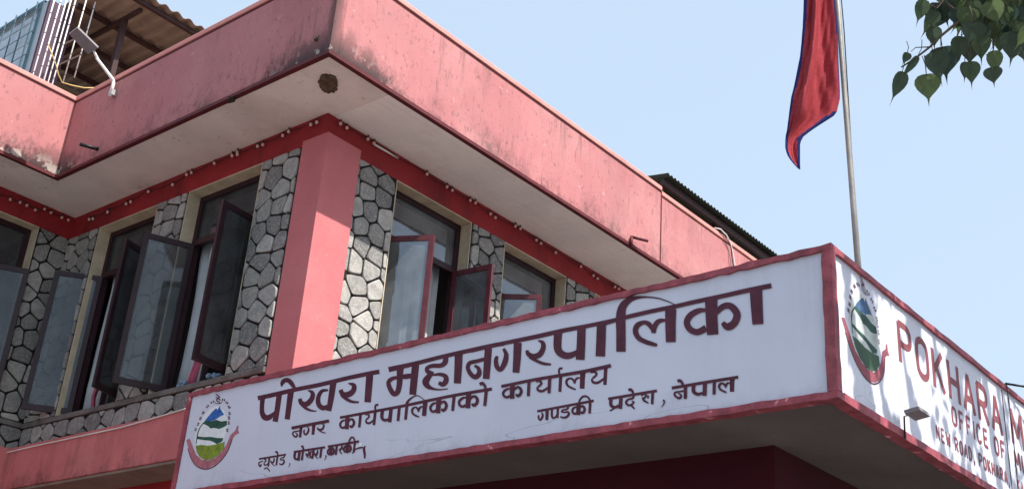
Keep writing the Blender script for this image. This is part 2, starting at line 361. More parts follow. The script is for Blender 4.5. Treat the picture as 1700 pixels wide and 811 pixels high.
# walls
TW = .28
A_OP = [(7.70, 8.925), (9.51, 10.71), (11.32, 12.52), (13.13, 14.33)]
B_OP = [(9.385, 10.67), (11.25, 12.45)]
W_OP = [(4.05, 6.235), (1.6, 3.3)]
def wall_with(ops, a0, a1, face, axis, name='wall'):
    f = MB()
    def bx(u0, u1, z0, z1, mi=0, d0=0.0, d1=TW):
        if axis == 'x': f.box(u0, u1, face+d0, face+d1, z0, z1, mi)
        else: f.box(face+d0, face+d1, u0, u1, z0, z1, mi)
    bx(a0, a1, ZH, ZS, 0)
    bx(a0, a1, ZL0, ZSILL, 1)
    edges = [a0]+[e for o in sorted(ops) for e in o]+[a1]
    for i in range(0, len(edges), 2): bx(edges[i], edges[i+1], ZSILL, ZH, 1)
    return f.build(name, ['maroon', 'mortar'], bld)
wall_with(A_OP, XB+TW, XE, YA, 'x'); wall_with(B_OP, YA+.001, YI, XB, 'y'); wall_with(W_OP, XW, XB+TW, YI, 'x')
f = MB(); f.prism([(XB-.004, YA-.057, ZL0), (7.11, YA-.057, ZL0), (7.11, YA-.002, ZL0), (XB-.002+.004, YA-.002, ZL0), (XB+.003, 8.765, ZL0), (XB-.008, 8.765, ZL0)], (0, 0, ZH-ZL0+.06)); f.build('corner_column', 'column', bld, bevel=.01)
# floor slabs and closing walls so that rooms are dark inside
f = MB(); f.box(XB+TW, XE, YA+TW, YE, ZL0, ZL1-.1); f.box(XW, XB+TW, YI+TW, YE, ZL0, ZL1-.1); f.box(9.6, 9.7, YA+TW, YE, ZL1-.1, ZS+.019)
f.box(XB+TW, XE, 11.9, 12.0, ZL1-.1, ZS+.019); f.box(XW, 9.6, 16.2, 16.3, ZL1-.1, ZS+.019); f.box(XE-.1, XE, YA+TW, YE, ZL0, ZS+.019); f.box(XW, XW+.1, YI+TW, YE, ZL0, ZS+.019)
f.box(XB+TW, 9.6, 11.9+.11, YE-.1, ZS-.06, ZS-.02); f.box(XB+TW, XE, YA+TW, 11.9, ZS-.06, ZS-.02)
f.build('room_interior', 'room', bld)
# first floor ledge band
f = MB(); f.box(XL, XB+TW-.01, YA-.15, YI-.2+.001, ZL0, ZL1); f.box(XW, XB+TW-.01, YI-.2, YI+TW-.01, ZL0, ZL1); f.box(XB+TW-.01, XE, YA-.15, YA+TW-.01, ZL0, ZL1)
f.build('floor_band', 'pink_ledge', bld, bevel=.008)
f = MB(); f.box(XL+.02, 9.0, YA-.13, YI+.2, ZL0-.03, ZL0-.003); f.box(XW, XL+.02, YI-.18, YI+.2, ZL0-.03, ZL0-.003); f.build('band_underside', 'concrete', bld)
f = MB(); f.box(XB+.25, XE, YA+.2, YE, 0, ZL0-.031); f.box(XW, XB+.25, YI+.3, YE, 0, ZL0-.031); f.build('ground_floor_wall', 'maroon', bld)
# stone cladding ------------------------------------------------------------
def clip(poly, p, n):
    out = []
    for i in range(len(poly)):
        a, b = poly[i], poly[(i+1) % len(poly)]
        da = (a[0]-p[0])*n[0]+(a[1]-p[1])*n[1]; db = (b[0]-p[0])*n[0]+(b[1]-p[1])*n[1]
        if da <= 0: out.append(a)
        if da*db < 0: t = da/(da-db); out.append((a[0]+(b[0]-a[0])*t, a[1]+(b[1]-a[1])*t))
    return out
def inset(poly, d):
    out = poly; k = len(poly)
    for i in range(k):
        a, b = poly[i], poly[(i+1) % k]; ex, ey = b[0]-a[0], b[1]-a[1]; L = math.hypot(ex, ey)
        if L < 1e-6: continue
        n = (ey/L, -ex/L)
        out = clip(out, (a[0]-n[0]*d, a[1]-n[1]*d), n)
        if len(out) < 3: return []
    return out
def chaikin(p, t=.22):
    o = []
    for i in range(len(p)):
        a, b = p[i], p[(i+1) % len(p)]
        o += [(a[0]+(b[0]-a[0])*t, a[1]+(b[1]-a[1])*t), (a[0]+(b[0]-a[0])*(1-t), a[1]+(b[1]-a[1])*(1-t))]
    return o
def area(p): return .5*sum(p[i][0]*p[(i+1) % len(p)][1]-p[(i+1) % len(p)][0]*p[i][1] for i in range(len(p)))
def stones(mb, org, u, n, W, H, seed, cell=.19):
    rnd = random.Random(seed); org, u, n = Vector(org), Vector(u), Vector(n); Z = Vector((0, 0, 1))
    seeds = []; z = -.1; row = 0
    while z < H+.15:
        rh = cell*rnd.uniform(.75, 1.3); x = -rnd.uniform(0, .2)-.05
        while x < W+.2:
            cw = cell*rnd.uniform(.9, 1.9); seeds.append((x+cw/2+rnd.uniform(-.03, .03), z+rh/2+rnd.uniform(-.036, .036))); x += cw
        z += rh; row += 1
    for i, s in enumerate(seeds):
        poly = [(0.004, 0), (W-.004, 0), (W-.004, H), (0.004, H)]
        for j, q in enumerate(seeds):
            if i == j: continue
            dx, dz = q[0]-s[0], q[1]-s[1]
            if dx*dx+dz*dz > .5: continue
            poly = clip(poly, ((s[0]+q[0])/2, (s[1]+q[1])/2), (dx, dz))
            if len(poly) < 3: break
        if len(poly) < 3 or abs(area(poly)) < .003: continue
        if area(poly) < 0: poly = poly[::-1]
        p = inset(poly, .0102)
        if len(p) < 3 or abs(area(p)) < .002: continue
        p = chaikin(chaikin(p, .13), .25)
        q = inset(p, .007)
        cxx = sum(a for a, _ in p)/len(p); czz = sum(b for _, b in p)/len(p)
        k = len(p); q = [(cxx+(a-cxx)*.93, czz+(b-czz)*.93) for a, b in p]
        h = rnd.uniform(.016, .026); tx, tz = rnd.uniform(-.05, .05), rnd.uniform(-.05, .05)
        V = [org+u*a+Z*b+n*.001 for a, b in p]+[org+u*a+Z*b+n*(h*.8) for a, b in p]+[org+u*a+Z*b+n*(h+tx*(a-cxx)+tz*(b-czz)) for a, b in q]
        flip = u.cross(Z).dot(n) < 0
        fs = []
        for lev in (0, k):
            for e in range(k): fs.append((lev+e, lev+(e+1) % k, lev+k+(e+1) % k, lev+k+e))
        fs.append(tuple(range(2*k, 3*k)))
        if flip: fs = [x[::-1] for x in fs]
        mb.add(V, fs, 0, min(1, max(0, rnd.gauss(.5, .36))))
    return mb
PX, NX, PY, NY = (1, 0, 0), (-1, 0, 0), (0, 1, 0), (0, -1, 0)
HH = ZH-ZSILL
def pan(org, u, n, W, H, seed): stones(MB(), org, u, n, W, H, seed).build('stone_panel', 'stone', bld)
pan((7.112, YA-.001, ZSILL), PX, NY, .585, HH, 1)
for i, (a, b) in enumerate(((8.927, 9.508), (10.712, 11.318), (12.522, 13.128))): pan((a, YA-.001, ZSILL), PX, NY, b-a, HH, 2+i)
pan((XB-.001, 8.77, ZSILL), PY, NX, 9.383-8.77, HH, 11); pan((XB-.001, 10.672, ZSILL), PY, NX, .576, HH, 12); pan((XB-.001, 12.452, ZSILL), PY, NX, YI-12.455, HH, 13)
pan((6.237, YI-.001, ZSILL), PX, NY, XB-6.24, HH, 14); pan((3.302, YI-.001, ZSILL), PX, NY, .74, HH, 15)
f = MB(); stones(f, (XB-.001, 8.77, ZL1), PY, NX, YI-8.775, ZSILL-ZL1-.06, 21, .2); f.build('stone_apron', 'stone', bld)
f = MB(); stones(f, (XW, YI-.001, ZL1), PX, NY, XB-XW-.01, ZSILL-ZL1-.06, 22, .2); f.build('stone_apron', 'stone', bld)
f = MB(); f.box(XB-.035, XB+TW-.02, 8.77, YI-.036, ZSILL-.06, ZSILL-.001); f.box(XW, XB-.02, YI-.035, YI+TW-.02, ZSILL-.06, ZSILL-.001); f.build('window_sill', 'sill', bld, bevel=.006)
# windows -------------------------------------------------------------------
REC = .15; ZTR = 6.87
def window(axis, face, u0, u1, sashes, glass, sash_mat, mull=True):
    """axis 'x': wall runs along X and faces -Y; axis 'y': wall runs along Y and faces -X"""
    def P(u, d, z): return (u, face+d, z) if axis == 'x' else (face+d, u, z)
    def bx(mb, ua, ub, d0, d1, za, zb, mi=0):
        a, b = P(ua, d0, za), P(ub, d1, zb); mb.box(a[0], b[0], a[1], b[1], a[2], b[2], mi)
    s = MB(); t = .012
    bx(s, u0, u0+t, -.004, REC+.06, ZSILL, ZH); bx(s, u1-t, u1, -.004, REC+.06, ZSILL, ZH); bx(s, u0+t, u1-t, -.004, REC+.06, ZH-t, ZH)
    win = s.build('window', 'cream', bld)
    fr = MB(); a, b = u0+t, u1-t; w_ = .062; zt = ZH-t
    bx(fr, a, a+w_, REC, REC+.07, ZSILL, zt); bx(fr, b-w_, b, REC, REC+.07, ZSILL, zt); bx(fr, a+w_, b-w_, REC, REC+.07, zt-w_, zt); bx(fr, a+w_, b-w_, REC+.002, REC+.068, ZTR-.035, ZTR+.035)
    if mull: bx(fr, (a+b)/2-.02, (a+b)/2+.02, REC+.01, REC+.06, ZSILL, ZTR-.035)
    bx(fr, a+w_, b-w_, REC+.002, REC+.068, ZSILL, ZSILL+.05)
    fr.build('frame', 'frame', win)
    pn = MB(); bx(pn, a+w_, b-w_, REC+.03, REC+.036, ZTR+.035, zt-w_); pn.build('pane', glass, win)
    for hu, eu, ed in sashes:        # hinge along the wall, free end (along, depth)
        h = Vector(P(hu, REC-.005, 0)); e = Vector(P(eu, ed, 0)); L = .545 if (e-h).length > .3 else (e-h).length
        d = (e-h).normalized(); nrm = Vector((-d.y, d.x, 0)); z0, z1 = ZSILL+.055, ZTR-.03; b_ = .058; th = .036
        o = h-nrm*th/2; s2 = MB(); Z = Vector((0, 0, 1))
        s2.obox(o+Z*z0, d*b_, nrm*th, Z*(z1-z0)); s2.obox(o+d*(L-b_)+Z*z0, d*b_, nrm*th, Z*(z1-z0))
        s2.obox(o+d*b_+Z*z0+nrm*.001, d*(L-2*b_), nrm*(th-.002), Z*.07); s2.obox(o+d*b_+Z*(z1-.06)+nrm*.001, d*(L-2*b_), nrm*(th-.002), Z*.06)
        so_ = s2.build('casement', [sash_mat, glass], win)
        gl = MB(); gl.obox(h+d*b_+Z*(z0+.07)-nrm*.003, d*(L-2*b_), nrm*.006, Z*(z1-z0-.13))
        # the glass belongs to the casement: same mesh, second material
        me = so_.data; bm = bmesh.new(); bm.from_mesh(me); lay = bm.faces.layers.float.get('tone')
        org = Vector(bld.location); vv = [bm.verts.new(Vector(v)-org) for v in gl.v]
        for fc in gl.f: q = bm.faces.new([vv[i] for i in fc]); q.material_index = 1
        bm.to_mesh(me); bm.free()
    return win
window('y', XB, *B_OP[0], [(10.60, 10.77, -.26), (9.455, 9.405, -.37)], 'glass', 'sash')
window('y', XB, *B_OP[1], [(12.38, 12.68, -.25), (11.32, 11.165, -.30)], 'glass', 'sash')
window('x', YA, *A_OP[0], [(7.775, 8.006, -.32), (8.85, 8.897, -.35)], 'glass_sun', 'sash_red')
window('x', YA, *A_OP[1], [(9.585, 9.871, -.30), (10.635, 10.70, -.35)], 'glass_sun', 'sash_red')
window('x', YA, *A_OP[2], [], 'glass_sun', 'sash_red'); window('x', YA, *A_OP[3], [], 'glass_sun', 'sash_red')
window('x', YI, *W_OP[0], [(5.72, 6.205, -.13), (4.13, 4.3, -.4)], 'glass', 'sash')
window('x', YI, *W_OP[1], [], 'glass', 'sash')
# drain spouts and small broken spots
f = MB(); p = pl(1047, 403, 1, EY-.02); q = pl(1047, 391, 1, EY-.02); f.tube([(p.x, EY-.03, ZS-.03), (p.x, EY-.03, ZS+.11)], .019); f.tube([(p.x, EY-.03, ZS+.105), (p.x+.22, EY-.12, ZS+.115)], .019)
f.build('drain_spout', 'darkred', bld, smooth=True)
f = MB(); p = pl(163, 247, 0, EX); f.tube([(EX+.02, p.y, p.z), (EX-.20, p.y+.05, p.z-.02)], .022); f.build('drain_spout', 'black', bld, smooth=True)
def blob(center, ext, seed, name, mt, label, cat, n=26):
    rnd = random.Random(seed); b = MB()
    for i in range(n):
        c = Vector(center)+Vector([rnd.gauss(0, .45)*e for e in ext]); r = max(ext)*rnd.uniform(.12, .34)
        b.ball(c, r, 0, rnd.uniform(.6, 1.1))
    return tag(b.build(name, mt), label, cat)
p = pl(545, 138, 2, ZS)
f = MB(); rnd = random.Random(3)
for i in range(260):
    rr_, an = math.sqrt(rnd.random())*(1+rnd.uniform(-.1, .14)), rnd.uniform(0, 6.283)
    a, b = rr_*math.cos(an), rr_*math.sin(an); a = math.copysign(abs(a)**.8, a); b = math.copysign(abs(b)**.8, b)
    f.ball((p.x+a*.05+b*.105, p.y-a*.05+b*.105, ZS-.004), rnd.uniform(.016, .03), 0, .7)
tag(f.build('mud_nest', 'nest'), 'dark brown mud nest stuck under the eave corner', 'nest')
def weed(P, seed, s, label):
    rnd = random.Random(seed); f = MB(); P = Vector(P)
    for i in range(16):
        d = Vector((rnd.uniform(-1, .1), rnd.uniform(-1, 1), rnd.uniform(-.8, .7))).normalized()*s*rnd.uniform(.4, 1)
        side = d.cross(Vector((.3, .5, .8))).normalized()*s*.10; e = P+d
        f.add([P-side, P+side, P+d*.6+side*1.3, e, P+d*.6-side*1.3], [(0, 1, 2, 3, 4)], 0, rnd.random())
    tag(f.build('weed', 'weed'), label, 'weed', 'dark weeds rooted on the eave edge')
weed(pl(390, 165, 0, EX-.01), 2, .09, 'thin dark weed on the lower edge of the shaded fascia, midway along it')
weed(pl(86, 278, 0, EX-.01), 4, .16, 'dark weed clump at the inner bend of the eave edge')
blob(pl(526, 66, 0, EX-.0), (.012, .025, .04), 5, 'moss_clump', 'weed', 'black moss clump on the front corner of the parapet', 'moss')
# ------------------------------------------------------------------ rooftop
room = empty('rooftop_room', (5.8, 14.5, 8.0), 'pale blue rooftop room with a barred window behind the left parapet', 'rooftop room')
XR = 5.7; c = pl(50, 110, 0, XR); YR = c.y
f = MB(); f.box(XR+.002, XR+.36, YR-.06, YR-.001, 8.0, 10.58); f.build('wall', 'purple_wall', room)
f = MB(); f.box(XR+.15, 9.5, YR+1.6, YR+1.7, 8.0, 10.5); f.box(XR+.36, 9.5, YR+.25, YR+.35, 8.0, 8.55); f.build('back_wall', 'beige_wall', room)
win = MB(); a, b = YR+.10, YR+2.4; zw0, zw1 = 8.6, pl(30, 29, 0, XR).z
win.box(XR-.01, XR+.07, a, a+.10, zw0, zw1); win.box(XR-.01, XR+.07, b-.06, b, zw0, zw1); win.box(XR-.01, XR+.07, a+.10, b-.06, zw1-.05, zw1); win.box(XR-.01, XR+.07, a+.10, b-.06, zw0, zw0+.06)
wo = win.build('window', 'blue_frame', room)
f = MB(); f.box(XR+.03, XR+.036, a+.10, b-.06, zw0+.06, zw1-.05); f.build('pane', 'frosted', wo)
f = MB()
for i in range(9): f.box(XR-.03, XR-.016, a+.14+i*.27, a+.154+i*.27, zw0, zw1+.02)
z = zw0+.1
while z < zw1-.05: f.box(XR-.034, XR-.03, a+.02, b, z, z+.014); z += .36
f.build('grille', 'blue_frame', wo)
f = MB(); f.box(XR, XR+.15, YR, YR+.10, 8.0, 10.58); f.box(XR, XR+.15, b, 18, 8.0, 10.58); f.box(XR, XR+.15, YR+.10, b, zw1, 10.58); f.box(XR, XR+.15, YR+.10, b, 8.0, zw0)
f.build('wall', 'blue_wall', room)
def corrugated(mb, x0, x1, y0, y1, z0, z1, pitch, amp, along='y', th=.004):
    """sheet whose ridges run along Y; z0 at y0, z1 at y1"""
    n = int((x1-x0)/pitch*6); V = []; 
    for i in range(n+1):
        x = x0+(x1-x0)*i/n; h = amp*math.cos(2*math.pi*i/6)
        for y, z in ((y0, z0), (y1, z1)): V += [(x, y, z+h), (x, y, z+h+th)]
    fs = []
    for i in range(n):
        a, b = i*4, i*4+4
        fs += [(a, a+2, b+2, b), (a+1, b+1, b+3, a+3), (a, b, b+1, a+1), (a+2, a+3, b+3, b+2)]
    mb.add(V, fs)
rf = empty('metal_canopy_roof', (6.3, 12.8, 8.0), 'brown corrugated metal roof on dark steel posts behind the left parapet', 'roof')
ZR = 10.6; e0 = pl(258, 0, 2, ZR); YR0 = e0.y
f = MB(); corrugated(f, 5.92, 10.0, YR0, 19, ZR, ZR+.12, .19, .024); f.build('corrugated_sheet', 'roof_sheet', rf)
for pxx in ((275, 28), (238, 72), (185, 100), (120, 120)):
    q = pl(*pxx, 2, ZR-.06); f = MB(); f.box(5.95, 10, q.y-.03, q.y+.03, ZR-.085, ZR-.028); f.build('purlin', 'steel', rf)
q = pl(207, 34, 2, ZR-.13)
f = MB(); f.bar((q.x, YR0+.2, ZR-.11), (q.x, 18, ZR-.03), .05, .05); f.bar((q.x+2.4, YR0+.2, ZR-.11), (q.x+2.4, 18, ZR-.03), .05, .05); f.build('rafter', 'steel', rf)
for dx in (0, 2.4): f = MB(); f.box(q.x-.035+dx, q.x+.035+dx, q.y-.035, q.y+.035, 8.0, ZR-.13); f.build('post', 'steel', rf)
f = MB(); f.bar((q.x, q.y+.04, 9.75), (q.x, q.y+1.0, ZR-.12), .04, .04); f.build('brace', 'steel', rf)
# upright banded poles
for i, (x, y, hid) in enumerate(((53, 126, 0), (63, 131, 0), (71, 136, 0), (78, 139, 0), (85, 142, 0), (104, 139, 1), (123, 130, 1))):
    yy = 12.52 if hid == 0 else 12.66
    P = pl(x, y, 1, yy); f = MB(); r = .0085; z0 = P.z if hid else 8.01; pts = []
    L = 10.45-z0; f.tube([(P.x, yy, z0), (P.x+.02, yy, 10.45)], r, 8, 0)
    z = z0+.12
    while z < 10.4: f.tube([(P.x+.02*(z-z0)/L, yy, z), (P.x+.02*(z-z0)/L, yy, z+.012)], r*1.2, 8, 1); z += random.uniform(.22, .42)
    lab = ['leftmost white upright pole, against the purple wall', 'second white upright pole from the purple wall', 'third white upright pole from the purple wall', 'fourth white upright pole from the purple wall', 'rightmost of the five tightly spaced white upright poles', 'white upright pole standing alone right of the close group, passing behind the lamp panel', 'white upright pole farthest right, partly behind the lamp panel'][i]
    if hid: f.ball((P.x, yy, z0), .016, 1)
    tag(f.build('banded_pole', ['white_cable', 'steel'], loc=(P.x, yy, z0), smooth=True), lab, 'pole', 'thin white poles on the left roof')
f = MB(); a = pl(95, 82, 1, 12.6); b = pl(130, 96, 1, 12.6)
f.bar(pl(83, 84, 1, 12.59), pl(122, 66, 1, 12.59), .02, .02); f.bar(pl(92, 110, 1, 12.59), pl(136, 90, 1, 12.59), .02, .02); tag(f.build('steel_rail', 'steel'), 'two thin dark rails tying the white upright poles together', 'rail')
f = MB(); f.tube([pl(80, 75, 1, 12.48), pl(87, 92, 1, 12.47), pl(93, 108, 1, 12.46), pl(97, 124, 1, 12.46), pl(103, 137, 1, 12.47), pl(120, 142, 1, 12.45), pl(140, 146, 1, 12.43), pl(165, 146, 1, 12.4)], .008, 6)
tag(f.build('cable', 'yellow_cable', smooth=True), 'yellowish loose cable looping from the white poles behind the parapet', 'cable')
# solar lamp on the fascia
p = pl(183, 160, 0, EX-.05)
lamp = empty('solar_street_lamp', p, 'grey flat solar lamp on a bent white arm fixed to the parapet', 'street lamp')
t1 = pl(189, 135, 0, EX-.05); t2 = pl(160, 96, 1, p.y)
f = MB(); f.tube([p, p+(t1-p)*.9, t1+Vector((-.012, 0, .012)), t2], [.021, .021, .019, .016], 10); f.build('arm', 'white_metal', lamp, smooth=True)
f = MB(); f.box(p.x-.015, EX, p.y-.03, p.y+.03, p.z+.02, p.z+.09); f.build('bracket', 'metal', lamp)
k = [pl(u, v, 1, p.y+dy) for (u, v), dy in zip(((114, 57), (128, 46), (163, 80), (146, 91)), (.06, -.06, -.06, .06))]
f = MB(); nn = (k[1]-k[0]).cross(k[3]-k[0]).normalized(); f.prism(k, nn*.045); f.build('lamp_head', 'panel', lamp, bevel=.006)
nn2 = nn if nn.z > 0 else -nn
f = MB(); kk = [c_+(q_-c_)*.92+(nn*.0455 if nn.z > 0 else -nn*.0005) for c_, q_ in (((k[0]+k[2])/2, v) for v in k)]; f.prism(kk, nn2*.006); f.build('solar_panel', 'black', lamp)
f = MB(); f.tube([t2, (k[2]+k[3])/2+nn*.02, (k[0]+k[1]+k[2]+k[3])/4+nn*.02], .012, 8); f.tube([t2+Vector((.03, 0, .0)), pl(156, 84, 1, p.y)], .008, 6); f.build('bracket', 'white_metal', lamp, smooth=True)
# right roof
rr = empty('green_metal_roof', (16, 11, 8.0), 'dark green corrugated roof rising behind the right end of the parapet', 'roof')
f = MB(); x0 = pl(1110, 287, 1, 9.5).x; z0 = pl(1110, 287, 1, 9.5).z; x1 = pl(1285, 421, 1, 9.5).x+.3
n = int((x1-x0)/.105); corrugated(f, x0, x1, 9.5, 13.5, z0-.02, z0+.55, .105, .02); f.build('corrugated_sheet', 'roof_green', rr)
f = MB(); f.box(x0+.05, x1, 9.62, 9.68, z0-.16, z0-.05); f.box(x0+.05, x1, 10.6, 10.66, z0-.05, z0+.07); f.build('purlin', 'steel', rr)
f = MB(); f.box(x0+.25, x1, 10.0, 10.1, 8.01, z0-.06); f.build('wall', 'concrete', rr)
for dx in (.1, 1.8): f = MB(); f.box(x0+dx, x0+dx+.06, 9.69, 9.75, 8.01, z0-.06); f.build('post', 'steel', rr)
# cables over the fascia
f = MB(); yy = EY-.03; f.tube([pl(1186, 378, 1, EY+.05), pl(1196, 380, 1, yy), pl(1206, 390, 1, yy), pl(1213, 404, 1, yy), pl(1217, 422, 1, yy), pl(1220, 442, 1, yy-.01), (pl(1222, 455, 1, yy).x, yy, 7.3)], .009, 6)
tag(f.build('cable', 'white_cable', smooth=True), 'white cable hanging over the parapet near its right end', 'cable')
f = MB(); f.tube([pl(1198, 383, 1, EY+.03), pl(1204, 392, 1, yy), pl(1213, 408, 1, yy), pl(1215, 425, 1, yy-.01), pl(1218, 445, 1, yy)], .007, 6)
tag(f.build('cable', 'black', smooth=True), 'thin black cable beside the white one at the right end of the parapet', 'cable')
f = MB(); XC = XL-.012; f.tube([pl(-60, 766, 0, XC), pl(0, 753, 0, XC), pl(60, 739, 0, XC), pl(130, 724, 0, XC), pl(200, 709, 0, XC), pl(250, 695, 0, XC), pl(304, 679, 0, XC), pl(330, 671, 0, XC)], .008, 6)
tag(f.build('cable', 'white_cable', smooth=True), 'white cable strung along the pink floor band below the stone apron', 'cable')
# festoon bulbs
def string_light(name, pts_px, plane, label, extra=()):
    ax, val = plane
    P = [pl(x, y, ax, val) for x, y in pts_px]
    root = empty(name, P[0], label, 'string light', 'string lights under the eaves')
    f = MB(); pts = []
    for a, b in zip(P[:-1], P[1:]):
        pts += [a, (a+b)/2+Vector((0, 0, -.02))]
    pts.append(P[-1]); f.tube(pts, .005, 6); f.build('cord', 'black', root, smooth=True)
    proto = None
    for i, q in enumerate(P):
        for s_ in (-1, 1):
            if random.random() < .12: continue
            off = Vector((0, s_*.045, 0)) if ax == 0 else Vector((s_*.045, 0, 0))
            b = MB(); c_ = q+off+Vector((0, 0, -.02+random.uniform(-.012, .012))); b.ball(c_, .019, 0, 1.1); b.tube([c_+Vector((0, 0, .014)), c_+Vector((0, 0, .045))], .011, 6, 1)
            b.build('bulb', ['bulb', 'steel'], root, smooth=True)
    return root
A_px = [(620+x/2.252, 240+y/2.252) for x, y in ((190, 100), (285, 160), (372, 208), (447, 258), (540, 305), (618, 355), (690, 400), (768, 442), (830, 487), (910, 530))]
A_px = [(571, 205), (616, 232)]+A_px
B_px = [(380+x/3.003, 60+y/3.003) for x, y in ((425, 425), (285, 478), (158, 536), (32, 582))]+[(0+x/2.896, 250+y/2.896) for x, y in ((1130, 10), (1020, 60), (910, 105), (820, 160), (705, 190), (620, 240), (530, 280), (440, 320))]
string_light('string_light', A_px, (1, YA-.03), 'string of paired pinkish bulbs along the maroon beam on the sunny side')
string_light('string_light', B_px, (0, XB-.03), 'string of paired pinkish bulbs along the maroon beam on the shaded side')
string_light('string_light', [(109, 360), (80, 348), (65, 347), (40, 335), (12, 326), (-40, 305)], (1, YI-.03), 'short string of bulbs on the left wing beam past the inner corner')
f = MB(); f.tube([pl(622, 240, 1, YA-.02), pl(661, 262, 1, YA-.02)], .012, 8); tag(f.build('tube_lamp', 'white_metal', smooth=True), 'thin white tube fixed to the maroon beam beside the corner column', 'tube')
# things in the windows
def drape(y0, y1, x, z0, z1, name, mt, label, cat, amp=.03, seed=1):
    f = MB(); n = 14; rnd = random.Random(seed); V = []
    for j in range(6):
        for i in range(n+1):
            u = i/n; V.append((x+amp*math.sin(u*9+seed)+rnd.uniform(-.008, .008), y0+(y1-y0)*u+.03*math.sin(j*1.3+seed), z1+(z0-z1)*j/5))
    fs = [(j*(n+1)+i, j*(n+1)+i+1, (j+1)*(n+1)+i+1, (j+1)*(n+1)+i) for j in range(5) for i in range(n)]
    f.add(V, fs); o = f.build(name, mt, smooth=True); sd = o.modifiers.new('thick', 'SOLIDIFY'); sd.thickness = .004
    tag(o, label, cat); return o
drape(10.28, 10.62, XB+.30, 5.1, 7.1, 'curtain', 'curtain', 'pale grey curtain gathered at the left of the window nearest the corner column', 'curtain')
drape(12.05, 12.40, XB+.30, 5.1, 7.1, 'curtain', 'curtain', 'pale grey curtain in the shaded window next to the inner corner', 'curtain', seed=3)
drape(10.1, 10.2, XB+.16, 5.12, 5.75, 'cloth', 'cloth_pink', 'pink cloth hanging in the shaded window nearest the column', 'cloth', .02, 2)
drape(11.98, 12.04, XB+.18, 5.12, 5.6, 'cloth', 'cloth_pink', 'dark pink cloth at the foot of the window by the inner corner', 'cloth', .02, 4)
blob((XB+.08, 9.66, ZSILL+.06), (.04, .13, .05), 9, 'cloth_bundle', 'cloth_blue', 'crumpled pale blue bundle on the sill close to the column', 'bundle', 18)
blob((XB+.08, 10.2, ZSILL+.05), (.03, .07, .06), 10, 'cloth_bundle', 'cloth_blue', 'small blue bundle on the sill beside the pink cloth', 'bundle', 12)
drape2 = []
for (xa, xb_), lab in (((8.3, 8.8), 'pale curtain behind the sunny window nearest the corner column'), ((10.1, 10.6), 'pale curtain behind the second sunny window')):
    f = MB(); n = 16; V = []
    for j in range(4):
        for i in range(n+1): V.append((xa+(xb_-xa)*i/n, YA+.33+.03*math.sin(i*1.4), 7.3-2.2*j/3))
    f.add(V, [(j*(n+1)+i, j*(n+1)+i+1, (j+1)*(n+1)+i+1, (j+1)*(n+1)+i) for j in range(3) for i in range(n)]); o = f.build('curtain', 'curtain', smooth=True); sd = o.modifiers.new('thick', 'SOLIDIFY'); sd.thickness = .004; tag(o, lab, 'curtain')
# ------------------------------------------------------------------ entrance canopy with the sign
SX, SY, SZ0, SZ1, SYE, SXE = 6.237, 2.88, 3.80, 4.77, 9.29, 13.4
can = empty('entrance_canopy', (7.1, 3.8, 0), 'entrance porch with a flat canopy edged by white painted sign boards in red borders', 'porch')
f = MB(); f.box(SX+.06, SXE, SY+.06, YA-.16, SZ0+.02, SZ0+.22); f.box(SX+.06, SX+.2, YA-.16, SYE, SZ0+.02, SZ0+.22); f.build('slab', 'under', can)
f = MB(); f.box(7.03, 12.6, 3.70, YA+.1, 0, SZ0+.019); f.build('porch_wall', 'porch', can)
f = MB(); f.box(SX+.03, SX+.06, SY+.06, SYE, SZ0+.01, SZ1-.01); f.box(SX+.03, SXE, SY+.03, SY+.06, SZ0+.01, SZ1-.01); f.build('upstand', 'concrete', can)
bl = MB(); bl.box(SX, SX+.03, SY+.031, SYE-.04, SZ0+.03, SZ1-.02); signL = bl.build('sign_board', 'board', can); signL['label'] = 'shaded white board painted with Devanagari lines in dark maroon'
br = MB(); br.box(SX+.031, SXE, SY, SY+.03, SZ0+.03, SZ1-.02); signR = br.build('sign_board', 'board', can); signR['label'] = 'sunlit white board painted with English lines in red brown'
def rough_strip(mb, a, b, d1, d2, n, seed, amp=.004):
    """bar from a to b with slightly uneven edges; d1,d2 cross vectors"""
    rnd = random.Random(seed); a, b, d1, d2 = map(Vector, (a, b, d1, d2)); V = []
    for i in range(n+1):
        c_ = a+(b-a)*i/n; j1 = d1.normalized()*rnd.uniform(-amp, amp); j2 = d1.normalized()*rnd.uniform(-amp, amp)
        V += [c_+j1, c_+d1+j2, c_+d1+j2+d2, c_+j1+d2]
    fs = []
    for i in range(n):
        o = i*4; fs += [(o+k_, o+(k_+1) % 4, o+4+(k_+1) % 4, o+4+k_) for k_ in range(4)]
    fs += [(3, 2, 1, 0), tuple(n*4+k_ for k_ in range(4))]
    if (b-a).dot(d1.cross(d2)) > 0: fs = [x[::-1] for x in fs]
    mb.add(V, fs)
f = MB(); T = .022
rough_strip(f, (SX-T, SY-T, SZ1-.036), (SX-T, SYE+.01, SZ1-.036), (0, 0, .042), (.09, 0, 0), 90, 1, .006)
rough_strip(f, (SX-T, SY-T, SZ0-.005), (SX-T, SYE+.01, SZ0-.005), (0, 0, .045), (.09, 0, 0), 90, 2)
rough_strip(f, (SX-T, SYE-.035, SZ0+.041), (SX-T, SYE-.035, SZ1-.037), (0, .044, 0), (.09, 0, 0), 10, 3)
rough_strip(f, (SX-T-.002, SY-T-.002, SZ0+.041), (SX-T-.002, SY-T-.002, SZ1-.037), (0, .068, 0), (.06, 0, 0), 12, 4, .003)
f.build('border', 'border', signL)
f = MB()
rough_strip(f, (SX+.07, SY-T, SZ1-.034), (SXE, SY-T, SZ1-.034), (0, 0, .038), (0, .09, 0), 60, 5, .004)
